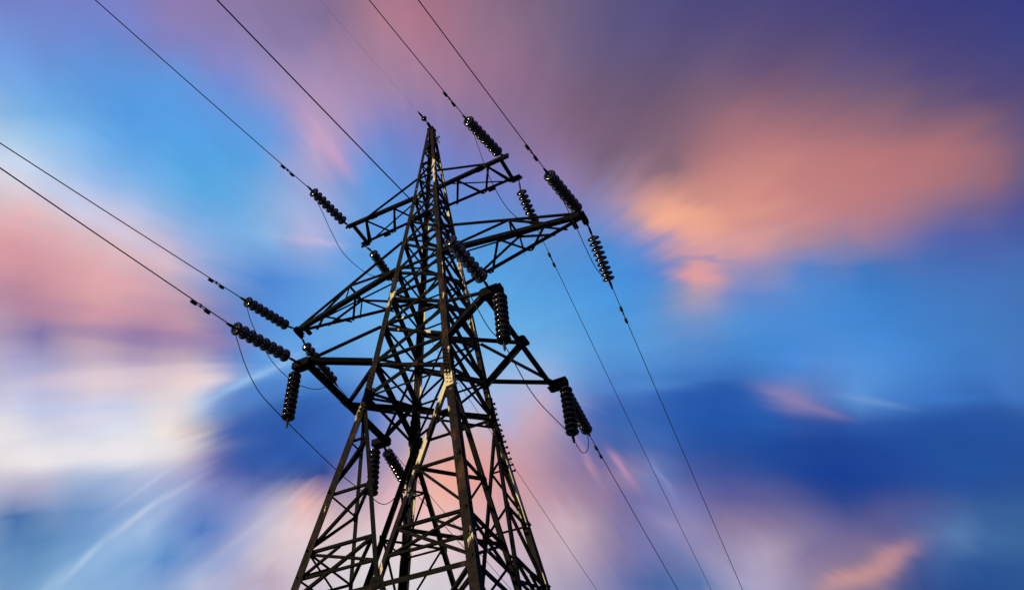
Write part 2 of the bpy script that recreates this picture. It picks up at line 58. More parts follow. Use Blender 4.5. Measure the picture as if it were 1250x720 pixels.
    [117, 154, 199, 116, 153, 198, 116, 153, 198, 114, 152, 197, 107, 149, 197, 107, 152, 200, 117, 161, 206, 126, 168, 212, 127, 169, 215, 129, 171, 217, 130, 171, 219, 121, 163, 216, 95, 144, 207, 117, 153, 210, 131, 158, 212, 146, 164, 214, 169, 174, 214, 200, 193, 215, 213, 199, 211, 221, 202, 210, 224, 203, 210, 223, 204, 210, 222, 206, 211, 224, 211, 215, 226, 214, 218, 227, 212, 216, 228, 212, 215, 227, 211, 215, 227, 205, 209, 224, 197, 203, 219, 191, 200, 213, 186, 199, 207, 181, 196, 204, 178, 193, 203, 178, 193, 199, 176, 192, 182, 161, 183, 159, 141, 173, 132, 124, 170, 117, 118, 173, 115, 121, 176, 120, 126, 179, 136, 135, 183, 155, 146, 184, 162, 150, 184, 172, 158, 188, 176, 159, 187, 166, 148, 175, 133, 118, 160, 135, 118, 156, 138, 118, 150, 140, 118, 146, 103, 100, 148, 73, 92, 151, 63, 95, 157, 50, 89, 155, 41, 84, 151, 41, 85, 149, 43, 87, 150, 42, 87, 150, 42, 86, 150, 41, 86, 150, 41, 85, 149],
    [126, 162, 205, 125, 161, 204, 124, 161, 204, 124, 160, 203, 122, 161, 205, 125, 165, 209, 134, 173, 215, 144, 181, 221, 140, 178, 220, 138, 176, 220, 136, 174, 219, 136, 171, 218, 141, 171, 217, 156, 177, 219, 187, 192, 224, 180, 183, 217, 183, 179, 210, 188, 175, 201, 191, 170, 190, 205, 186, 201, 211, 195, 206, 213, 200, 210, 216, 206, 214, 219, 212, 218, 222, 215, 220, 223, 215, 221, 222, 215, 220, 221, 212, 219, 219, 207, 215, 216, 201, 211, 211, 195, 208, 206, 189, 206, 201, 184, 202, 196, 179, 198, 189, 173, 194, 178, 164, 189, 162, 151, 183, 140, 134, 177, 112, 118, 172, 88, 108, 169, 74, 105, 167, 89, 115, 174, 91, 118, 177, 137, 142, 188, 158, 155, 194, 175, 167, 200, 174, 163, 194, 161, 147, 180, 150, 135, 168, 144, 127, 159, 141, 123, 152, 123, 111, 148, 78, 88, 145, 49, 77, 144, 46, 79, 146, 37, 75, 145, 35, 76, 145, 37, 79, 145, 39, 82, 147, 39, 82, 147, 39, 81, 147, 39, 81, 147, 39, 81, 147],
    [125, 161, 204, 125, 161, 204, 125, 161, 204, 125, 161, 204, 124, 162, 206, 127, 166, 210, 134, 173, 215, 141, 178, 219, 142, 179, 220, 142, 178, 220, 143, 177, 220, 146, 177, 219, 153, 178, 219, 165, 182, 219, 177, 185, 219, 184, 184, 216, 187, 182, 210, 189, 179, 204, 193, 179, 201, 199, 184, 202, 204, 191, 206, 208, 197, 210, 211, 203, 214, 213, 207, 217, 215, 209, 219, 215, 210, 220, 215, 209, 220, 213, 207, 218, 211, 204, 216, 208, 199, 214, 203, 194, 211, 198, 188, 208, 192, 182, 204, 185, 175, 200, 175, 167, 196, 163, 158, 191, 149, 147, 187, 132, 136, 182, 115, 127, 178, 102, 121, 176, 96, 120, 176, 98, 122, 178, 110, 129, 182, 127, 139, 186, 145, 148, 190, 155, 152, 191, 157, 150, 186, 153, 143, 178, 146, 134, 169, 138, 126, 161, 126, 117, 155, 105, 103, 151, 75, 89, 147, 56, 81, 146, 46, 79, 146, 39, 77, 145, 37, 77, 145, 38, 80, 146, 39, 82, 147, 39, 82, 147, 39, 82, 147, 39, 82, 147, 39, 82, 147],
    [125, 161, 204, 125, 161, 204, 125, 161, 204, 125, 161, 204, 123, 161, 205, 126, 165, 209, 133, 171, 214, 140, 178, 218, 142, 179, 220, 142, 178, 220, 142, 177, 220, 144, 176, 219, 150, 177, 219, 162, 181, 219, 176, 185, 219, 183, 184, 217, 186, 181, 211, 189, 179, 204, 193, 178, 200, 199, 184, 202, 205, 192, 206, 208, 198, 210, 211, 203, 214, 214, 207, 217, 215, 209, 219, 216, 210, 220, 215, 209, 220, 213, 207, 218, 211, 203, 216, 207, 199, 213, 203, 193, 210, 198, 187, 207, 191, 181, 204, 184, 174, 200, 175, 167, 195, 163, 157, 191, 148, 146, 186, 130, 135, 181, 113, 126, 177, 99, 120, 175, 94, 119, 175, 98, 122, 178, 112, 130, 182, 132, 141, 187, 149, 150, 191, 158, 154, 191, 158, 150, 185, 152, 141, 176, 144, 132, 167, 136, 124, 159, 124, 114, 153, 99, 100, 150, 68, 86, 146, 52, 80, 146, 44, 78, 146, 38, 76, 145, 37, 78, 145, 38, 81, 147, 39, 82, 147, 39, 82, 147, 39, 82, 147, 39, 82, 147, 39, 82, 147],
]
SKY_STREAKS = [
    ([10.271, 3.815, 2.667, 6.946, -20.956, -1.357], (44, 90, 172), 0.80, 1),
    ([19.631, 4.936, 5.488, 12.039, -54.245, -1.185], (66, 118, 200), 0.50, 1),
    ([17.378, 9.978, 3.672, 14.075, -26.061, -1.274], (62, 110, 195), 0.50, 1),
    ([14.879, -0.133, -3.167, 1.828, -34.96, -4.839], (58, 106, 182), 0.60, 1),
    ([12.876, -2.019, -4.219, -2.264, -25.043, -2.181], (34, 86, 173), 0.75, 1),
    ([6.962, -0.918, -3.288, -0.333, -24.303, -3.577], (27, 73, 158), 0.60, 1),
    ([11.049, -1.258, -6.378, 0.778, -24.266, -4.093], (34, 82, 162), 0.70, 1),
    ([13.91, -3.169, -6.568, -3.615, -27.307, -2.921], (18, 58, 148), 0.45, 1),
    ([7.286, 0.894, -2.997, 2.632, -20.579, 1.843], (206, 138, 136), 0.40, 1),
    ([9.184, 0.828, -4.531, 2.545, -31.128, 3.635], (192, 120, 122), 0.35, 1),
    ([17.913, -4.916, -4.51, -13.945, -44.011, 8.907], (246, 174, 148), 0.55, 1),
    ([13.891, 0.345, -4.354, 1.698, -56.495, 4.208], (218, 160, 158), 0.40, 1),
    ([8.874, 0.954, 3.912, 1.495, -52.437, -7.036], (246, 239, 242), 0.40, 1),
    ([8.674, 0.745, 3.552, 2.986, -72.472, -3.07], (232, 210, 218), 0.50, 1),
    ([6.831, -1.077, 2.976, -12.944, -62.12, -4.676], (196, 140, 165), 0.35, 1),
    ([7.237, -1.914, 3.458, -10.415, -32.314, -2.757], (226, 165, 172), 0.35, 1),
    ([8.487, -0.792, 3.189, -11.16, -83.182, -5.059], (140, 122, 178), 0.45, 1),
    ([20.661, 21.14, 14.625, 189.603, -180.864, 34.936], (190, 214, 240), 0.55, 0),
    ([18.747, 17.068, 12.29, 57.74, -65.117, 6.951], (165, 198, 232), 0.40, 0),
    ([26.013, 20.615, 14.641, 155.732, -205.471, 13.86], (208, 220, 242), 0.55, 0),
    ([20.495, 14.764, 10.721, 63.539, -95.318, 1.671], (182, 200, 234), 0.38, 0),
    ([33.48, 19.999, 15.45, 122.045, -225.528, -3.213], (206, 212, 238), 0.35, 0),
    ([26.685, 24.235, 19.549, 101.337, -112.632, 15.093], (168, 200, 232), 0.50, 0),
    ([23.253, 16.976, 11.521, 234.897, -333.118, 25.271], (190, 205, 238), 0.55, 0),
    ([17.151, 12.977, 7.616, 96.235, -142.988, -10.601], (208, 198, 222), 0.35, 0),
    ([15.975, 12.276, 8.232, 83.205, -124.355, -10.201], (160, 182, 222), 0.35, 0),
    ([15.191, 7.283, 4.414, 83.351, -179.873, 10.037], (165, 205, 245), 0.65, 0),
    ([34.154, 2.666, 11.111, 5.184, -125.546, -6.213], (246, 220, 218), 0.60, 0),
    ([11.291, 1.208, 5.027, 2.412, -87.302, -11.634], (248, 243, 243), 0.50, 0),
    ([11.959, 0.963, 5.469, 3.313, -206.598, -18.009], (190, 208, 245), 0.40, 0),
    ([9.997, -5.98, 5.375, -63.432, -93.321, -15.068], (210, 210, 242), 0.40, 0),
    ([15.456, -9.189, 9.13, -96.128, -140.42, -22.265], (190, 214, 244), 0.35, 0),
    ([38.299, -5.504, -10.756, -21.089, -143.267, 12.842], (236, 164, 160), 0.75, 0),
    ([30.643, -6.226, -7.407, -17.852, -75.661, 13.794], (250, 176, 144), 0.60, 0),
    ([18.5, 2.965, -6.647, 19.492, -111.982, 6.782], (230, 160, 140), 0.40, 0),
    ([18.266, 4.056, -6.623, 52.08, -199.176, -0.687], (224, 165, 162), 0.35, 0),
    ([31.94, -2.374, -9.322, -25.911, -337.131, 30.177], (125, 132, 198), 0.50, 0),
    ([40.967, -5.682, -11.073, -51.221, -333.206, 41.461], (205, 152, 175), 0.50, 0),
    ([22.633, 2.613, -8.411, 38.546, -255.805, 1.313], (165, 142, 188), 0.40, 0),
    ([34.412, -7.081, -7.789, -74.847, -326.776, 49.975], (180, 150, 195), 0.50, 0),
    ([16.963, -25.543, 8.006, -134.969, -89.446, -0.259], (208, 165, 204), 0.50, 0),
    ([13.629, -20.513, 7.068, -202.655, -134.281, -0.803], (208, 168, 206), 0.35, 0),
    ([15.583, -19.547, 8.695, -127.067, -101.536, 3.071], (175, 150, 205), 0.25, 0),
    ([29.805, -9.015, -9.653, -38.848, -142.246, -0.583], (40, 92, 178), 0.60, 0),
    ([23.536, 0.275, -4.864, 7.613, -115.253, -14.259], (50, 100, 182), 0.45, 0),
    ([12.443, -1.419, -6.716, -0.088, -112.833, -14.283], (36, 83, 167), 0.60, 0),
    ([19.738, -2.58, -7.815, -6.369, -134.323, -14.891], (40, 92, 175), 0.45, 0),
    ([13.591, -1.231, -7.297, 1.228, -159.698, -15.803], (62, 124, 206), 0.50, 0),
    ([15.38, 0.167, -3.649, 9.331, -147.42, -13.898], (88, 150, 220), 0.40, 0),
    ([31.342, -10.682, -13.051, -29.113, -91.222, 2.296], (160, 138, 184), 0.60, 0),
    ([44.208, -15.886, -20.056, -85.857, -251.611, 8.375], (150, 128, 175), 0.50, 0),
    ([36.107, -9.843, -17.816, -72.388, -299.836, 4.426], (125, 160, 215), 0.50, 0),
    ([24.041, 8.748, -8.029, 46.06, -81.422, -43.638], (218, 158, 152), 0.75, 0),
    ([34.926, 13.0, -12.943, 51.928, -87.212, -47.919], (205, 148, 152), 0.50, 0),
    ([27.794, -41.321, -12.498, -215.715, -138.317, 17.103], (200, 152, 185), 0.65, 0),
    ([16.336, -31.994, -7.842, -229.46, -110.506, 16.4], (205, 155, 182), 0.45, 0),
    ([22.491, -36.789, -12.172, -227.699, -125.689, 30.576], (150, 152, 212), 0.45, 0),
    ([11.345, 19.526, 3.44, 72.103, -45.334, -7.946], (246, 174, 146), 0.35, 0),
    ([11.87, 31.376, 2.432, 135.539, -55.485, -19.349], (208, 165, 188), 0.45, 0),
    ([29.968, -5.928, 5.778, -47.486, -238.5, 16.72], (205, 190, 226), 0.55, 0),
]


def lin(c):
    c = c / 255.0
    return c / 12.92 if c <= 0.04045 else ((c + 0.055) / 1.055) ** 2.4


def srgb(r, g, b):
    return (lin(r), lin(g), lin(b), 1.0)


world = bpy.data.worlds.new('World')
scene.world = world
world.use_nodes = True
wt = world.node_tree
wt.nodes.clear()


def wn(kind, **kw):
    n = wt.nodes.new(kind)
    for k, v in kw.items():
        setattr(n, k, v)
    return n


def wmath(op, a, b=None, clamp=False):
    n = wn('ShaderNodeMath', operation=op, use_clamp=clamp)
    for i, v in enumerate((a, b)):
        if v is None:
            continue
        if isinstance(v, (int, float)):
            n.inputs[i].default_value = v
        else:
            wt.links.new(v, n.inputs[i])
    return n.outputs[0]


def wdot(vec, const):
    n = wn('ShaderNodeVectorMath', operation='DOT_PRODUCT')
    wt.links.new(vec, n.inputs[0])
    n.inputs[1].default_value = const
    return n.outputs['Value']


def wcomb(x, y, z):
    n = wn('ShaderNodeCombineXYZ')
    for i, v in enumerate((x, y, z)):
        if isinstance(v, (int, float)):
            n.inputs[i].default_value = v
        else:
            wt.links.new(v, n.inputs[i])
    return n.outputs[0]


def wmix(fac, a, b, blend='MIX'):
    n = wn('ShaderNodeMix', data_type='RGBA', blend_type=blend)
    for i, v in ((0, fac), (6, a), (7, b)):
        if isinstance(v, (int, float, tuple)):
            n.inputs[i].default_value = v
        else:
            wt.links.new(v, n.inputs[i])
    return n.outputs[2]


# the cloud deck is laid out on a stereographic chart of the heavens: its centre lies at
# azimuth -27 deg, elevation 43 deg, its axes point to the right along the horizon and upwards
CH_C, CH_X, CH_Y = (-0.332, 0.6516, 0.682), (0.891, 0.454, 0.0), (0.3096, -0.6077, 0.7314)
tc = wn('ShaderNodeTexCoord')
vdir = tc.outputs['Generated']
den = wmath('MAXIMUM', wmath('ADD', wdot(vdir, CH_C), 1.0), 0.05)
chx = wmath('DIVIDE', wmath('MULTIPLY', wdot(vdir, CH_X), 2.0), den)
chy = wmath('DIVIDE', wmath('MULTIPLY', wdot(vdir, CH_Y), 2.0), den)
# wind-drawn streaks: the deck drifts away from one point of the sky, so noise is stretched along the radii
CONV = (0.0035, -0.0376)
dx = wmath('SUBTRACT', chx, CONV[0])
dy = wmath('SUBTRACT', chy, CONV[1])
rad = wmath('SQRT', wmath('ADD', wmath('ADD', wmath('MULTIPLY', dx, dx), wmath('MULTIPLY', dy, dy)), 0.0008))
ux, uy = wmath('DIVIDE', dx, rad), wmath('DIVIDE', dy, rad)


def streak_noise(freq, rfreq, detail, seed):
    n = wn('ShaderNodeTexNoise', noise_dimensions='3D')
    n.inputs['Scale'].default_value = 1.0
    n.inputs['Detail'].default_value = detail
    n.inputs['Roughness'].default_value = 0.5
    wt.links.new(wcomb(wmath('MULTIPLY', ux, freq), wmath('MULTIPLY', uy, freq),
                       wmath('ADD', wmath('MULTIPLY', rad, rfreq), seed)), n.inputs['Vector'])
    return wmath('SUBTRACT', n.outputs[0], 0.5)


n1 = streak_noise(6.0, 5.0, 2.0, 3.1)
n2 = streak_noise(20.0, 5.0, 3.0, 9.7)
n4 = streak_noise(11.0, 13.0, 5.0, 21.3)
ns = wn('ShaderNodeTexNoise', noise_dimensions='3D')
ns.inputs['Scale'].default_value = 5.0
ns.inputs['Detail'].default_value = 3.0
wt.links.new(wcomb(chx, chy, 0.3), ns.inputs['Vector'])
n3 = wmath('SUBTRACT', ns.outputs[0], 0.5)
tang = wmath('MULTIPLY', wmath('ADD', wmath('MULTIPLY', n1, 0.020), wmath('MULTIPLY', n2, 0.007)),
             wmath('MINIMUM', wmath('MULTIPLY', rad, 3.0), 1.0))
radial = wmath('ADD', wmath('MULTIPLY', wmath('MULTIPLY', n2, 0.036), wmath('MINIMUM', wmath('MULTIPLY', rad, 3.0), 1.0)),
               wmath('MULTIPLY', n3, 0.02))
wx = wmath('ADD', chx, wmath('ADD', wmath('MULTIPLY', uy, wmath('MULTIPLY', tang, -1.0)), wmath('MULTIPLY', ux, radial)))
wy = wmath('ADD', chy, wmath('ADD', wmath('MULTIPLY', ux, tang), wmath('MULTIPLY', uy, radial)))

SX0, SX1, SY0, SY1 = -0.60, 0.68, -0.36, 0.44
fx = wmath('DIVIDE', wmath('SUBTRACT', wx, SX0), SX1 - SX0, clamp=True)
fy = wmath('MULTIPLY', wmath('DIVIDE', wmath('SUBTRACT', SY1, wy), SY1 - SY0, clamp=True), len(SKY_ROWS) - 1.0)


def sky_band(cols):
    """one band of the sky as a small node group: left and right half of its colours"""
    gt = bpy.data.node_groups.new('sky_band', 'ShaderNodeTree')
    gt.interface.new_socket('Across', in_out='INPUT', socket_type='NodeSocketFloat')
    gt.interface.new_socket('Color', in_out='OUTPUT', socket_type='NodeSocketColor')
    ramps = []
    for part in (cols[:32], cols[31:]):
        ramp = gt.nodes.new('ShaderNodeValToRGB')
        el = ramp.color_ramp.elements
        ramp.color_ramp.interpolation = 'LINEAR'
        while len(el) < len(part):
            el.new(0.5)
        for k in range(len(part)):
            el[k].position = k / (len(part) - 1.0)
        for k, c in enumerate(part):
            el[k].color = srgb(c[0], c[1], c[2])
        ramps.append(ramp)
    gin, gout = gt.nodes.new('NodeGroupInput'), gt.nodes.new('NodeGroupOutput')

    def gm(op, src, val, clamp=True):
        n = gt.nodes.new('ShaderNodeMath')
        n.operation, n.use_clamp = op, clamp
        gt.links.new(src, n.inputs[0])
        n.inputs[1].default_value = val
        return n.outputs[0]

    twice = gm('MULTIPLY', gin.outputs[0], 2.0, False)
    gt.links.new(gm('MULTIPLY', twice, 1.0), ramps[0].inputs[0])
    gt.links.new(gm('SUBTRACT', twice, 1.0), ramps[1].inputs[0])
    mx = gt.nodes.new('ShaderNodeMix')
    mx.data_type = 'RGBA'
    gt.links.new(gm('GREATER_THAN', gin.outputs[0], 0.5), mx.inputs[0])
    gt.links.new(ramps[0].outputs[0], mx.inputs[6])
    gt.links.new(ramps[1].outputs[0], mx.inputs[7])
    gt.links.new(mx.outputs[2], gout.inputs[0])
    return gt


BANDS = [sky_band([row[k:k + 3] for k in range(0, len(row), 3)]) for row in SKY_ROWS]
sky = None
for i, gt in enumerate(BANDS):
    gn = wn('ShaderNodeGroup')
    gn.node_tree = gt
    wt.links.new(fx, gn.inputs[0])
    band = gn.outputs[0]
    if sky is None:
        sky = band
    else:
        sky = wmix(wmath('SUBTRACT', fy, i - 1.0, clamp=True), sky, band)
# single wisps of cloud, each a soft drawn-out ellipse on the chart
pt = wcomb(wx, wy, 1.0)
for m, c, a, hard in SKY_STREAKS:
    p = wdot(pt, (m[0], m[1], m[2]))
    q = wdot(pt, (m[3], m[4], m[5]))
    e = wmath('ADD', wmath('MULTIPLY', p, p), wmath('MULTIPLY', q, q))
    if hard:
        e = wmath('MULTIPLY', e, e)
    g = wmath('MULTIPLY', wmath('POWER', 0.42, e), a)
    g = wmath('MULTIPLY', g, wmath('ADD', 1.0, wmath('MULTIPLY', n2, 0.9)), clamp=True)
    sky = wmix(g, sky, srgb(*c))
fine = wmath('ADD', 1.0, wmath('ADD', wmath('MULTIPLY', wmath('ADD', n1, n2), 0.08), wmath('MULTIPLY', wmath('MULTIPLY', n4, wmath('MINIMUM', wmath('MULTIPLY', rad, 4.0), 1.0)), 0.18)))
sky = wmix(1.0, sky, wcomb(fine, fine, fine), 'MULTIPLY')

clear = wn('ShaderNodeTexSky', sky_type='NISHITA')
clear.sun_disc = False
clear.sun_elevation = SUN_EL
clear.sun_rotation = SUN_AZ
bg_clear = wn('ShaderNodeBackground')
bg_clear.inputs['Strength'].default_value = 0.05
wt.links.new(clear.outputs[0], bg_clear.inputs['Color'])
bg_cloud = wn('ShaderNodeBackground')
bg_cloud.inputs['Strength'].default_value = 1.0
wt.links.new(sky, bg_cloud.inputs['Color'])
mixs = wn('ShaderNodeMixShader')
mixs.inputs[0].default_value = 0.94
wt.links.new(bg_clear.outputs[0], mixs.inputs[1])
wt.links.new(bg_cloud.outputs[0], mixs.inputs[2])
wout = wn('ShaderNodeOutputWorld')
wt.links.new(mixs.outputs[0], wout.inputs['Surface'])

sun_data = bpy.data.lights.new('sun', 'SUN')
sun_data.energy = 5.0
sun_data.angle = math.radians(0.5)
sun_data.color = (1.0, 0.84, 0.50)
sun = bpy.data.objects.new('sun', sun_data)
COL.objects.link(sun)
sun.location = (-20, -12, 30)
sun.rotation_euler = (-SUN_DIR).to_track_quat('-Z', 'Y').to_euler()

vs = scene.view_settings
vs.view_transform = 'Standard'
vs.look = 'None'
vs.exposure = 0.0
vs.gamma = 1.0
vs.use_curve_mapping = False


# ------------------------------------------------------------------ materials
def material(name):
    m = bpy.data.materials.new(name)
    m.use_nodes = True
    nt = m.node_tree
    nt.nodes.clear()
    out = nt.nodes.new('ShaderNodeOutputMaterial')
    b = nt.nodes.new('ShaderNodeBsdfPrincipled')
    nt.links.new(b.outputs[0], out.inputs[0])
    return m, nt, b


def ramp_node(nt, src, stops):
    r = nt.nodes.new('ShaderNodeValToRGB')
    el = r.color_ramp.elements
    while len(el) < len(stops):
        el.new(0.5)
    for k, (p, c) in enumerate(stops):
        el[k].position = p
    for k, (p, c) in enumerate(stops):
        el[k].color = c if len(c) == 4 else (*c, 1)
    nt.links.new(src, r.inputs[0])
    return r.outputs[0]


def noise_node(nt, vec, scale, detail=4.0, rough=0.55):
    n = nt.nodes.new('ShaderNodeTexNoise')
    n.inputs['Scale'].default_value = scale
    n.inputs['Detail'].default_value = detail
    n.inputs['Roughness'].default_value = rough
    nt.links.new(vec, n.inputs['Vector'])
    return n.outputs[0]


def steel(name, paint, rust_amount, sun_patch_amount):
    """dark weathered steel: old paint, rust blooms, golden patches of painted sunlight drawn out along the upright"""
    m, nt, b = material(name)
    geo = nt.nodes.new('ShaderNodeNewGeometry')
    pos = geo.outputs['Position']
    mp = nt.nodes.new('ShaderNodeMapping')
    mp.inputs['Scale'].default_value = (1.0, 1.0, 0.28)
    nt.links.new(pos, mp.inputs['Vector'])
    base = ramp_node(nt, noise_node(nt, pos, 9.0), [(0.3, tuple(0.6 * c for c in paint)), (0.7, tuple(1.35 * c for c in paint))])
    rust = ramp_node(nt, noise_node(nt, mp.outputs[0], 4.0, 6.0, 0.65),
                     [(0.62 - rust_amount, (0, 0, 0)), (0.74 - rust_amount, (1, 1, 1))])
    rcol = ramp_node(nt, noise_node(nt, pos, 23.0), [(0.3, (0.028, 0.013, 0.008)), (0.7, (0.085, 0.042, 0.022))])
    sun_patch = ramp_node(nt, noise_node(nt, mp.outputs[0], 3.1, 7.0, 0.6),
                     [(0.64 - sun_patch_amount, (0, 0, 0)), (0.67 - sun_patch_amount, (1, 1, 1))])
    mx = nt.nodes.new('ShaderNodeMix')
    mx.data_type = 'RGBA'
    nt.links.new(rust, mx.inputs[0])
    nt.links.new(base, mx.inputs[6])
    nt.links.new(rcol, mx.inputs[7])
    m2 = nt.nodes.new('ShaderNodeMix')
    m2.data_type = 'RGBA'
    nt.links.new(sun_patch, m2.inputs[0])
    nt.links.new(mx.outputs[2], m2.inputs[6])
    m2.inputs[7].default_value = (0.56, 0.49, 0.31, 1)  # golden tone, low sunlight put into the base colour
    nt.links.new(m2.outputs[2], b.inputs['Base Color'])
    b.inputs['Metallic'].default_value = 0.0
    b.inputs['Roughness'].default_value = 0.62
    b.inputs['Specular IOR Level'].default_value = 0.02
    bump = nt.nodes.new('ShaderNodeBump')
    bump.inputs['Strength'].default_value = 0.25
    bump.inputs['Distance'].default_value = 0.004
    nt.links.new(noise_node(nt, pos, 60.0), bump.inputs['Height'])
    nt.links.new(bump.outputs[0], b.inputs['Normal'])
    return m


M_LEG = steel('leg_steel', (0.014, 0.0115, 0.0098), 0.07, 0.03)
M_SUNLIT = steel('sunlit_leg_steel', (0.012, 0.010, 0.0085), 0.02, 0.12)  # leg steel with more sunlit patches painted into its colour
M_BRACE = steel('brace_steel', (0.0055, 0.005, 0.0046), 0.00, -0.04)
M_ARM = steel('crossarm_steel', (0.0055, 0.005, 0.0046), 0.00, -0.08)
M_HW, _nt, _b = material('dark_hardware')
_b.inputs['Base Color'].default_value = (0.018, 0.017, 0.016, 1)
_b.inputs['Roughness'].default_value = 0.5
_b.inputs['Metallic'].default_value = 0.3
M_GLASS, _nt, _b = material('glazed_porcelain')
_g = _nt.nodes.new('ShaderNodeNewGeometry')
_c = ramp_node(_nt, noise_node(_nt, _g.outputs['Position'], 14.0), [(0.3, (0.004, 0.0035, 0.0035)), (0.75, (0.012, 0.010, 0.009))])
_d = _nt.nodes.new('ShaderNodeBsdfDiffuse')
_nt.links.new(_c, _d.inputs['Color'])
_gl = _nt.nodes.new('ShaderNodeBsdfGlossy')
_gl.inputs['Roughness'].default_value = 0.15
_gl.inputs['Color'].default_value = (0.9, 0.9, 0.9, 1)
_mx = _nt.nodes.new('ShaderNodeMixShader')
_mx.inputs[0].default_value = 0.085
_nt.links.new(_d.outputs[0], _mx.inputs[1])
_nt.links.new(_gl.outputs[0], _mx.inputs[2])
_nt.nodes.remove(_b)
_nt.links.new(_mx.outputs[0], [n for n in _nt.nodes if n.type == 'OUTPUT_MATERIAL'][0].inputs[0])
M_WIRE, _nt, _b = material('weathered_wire')
_b.inputs['Base Color'].default_value = (0.02, 0.02, 0.022, 1)
_b.inputs['Roughness'].default_value = 0.6
_b.inputs['Metallic'].default_value = 0.4
M_CONC, _nt, _b = material('concrete')
_g = _nt.nodes.new('ShaderNodeNewGeometry')
_nt.links.new(ramp_node(_nt, noise_node(_nt, _g.outputs['Position'], 8.0), [(0.3, (0.20, 0.19, 0.17)), (0.7, (0.34, 0.32, 0.29))]), _b.inputs['Base Color'])
_b.inputs['Roughness'].default_value = 0.9
M_GROUND, _nt, _b = material('field_ground')
_g = _nt.nodes.new('ShaderNodeNewGeometry')
_nt.links.new(ramp_node(_nt, noise_node(_nt, _g.outputs['Position'], 0.6, 8.0, 0.65),
              [(0.3, (0.012, 0.018, 0.006)), (0.55, (0.028, 0.036, 0.012)), (0.75, (0.045, 0.036, 0.020))]), _b.inputs['Base Color'])
_b.inputs['Roughness'].default_value = 0.95


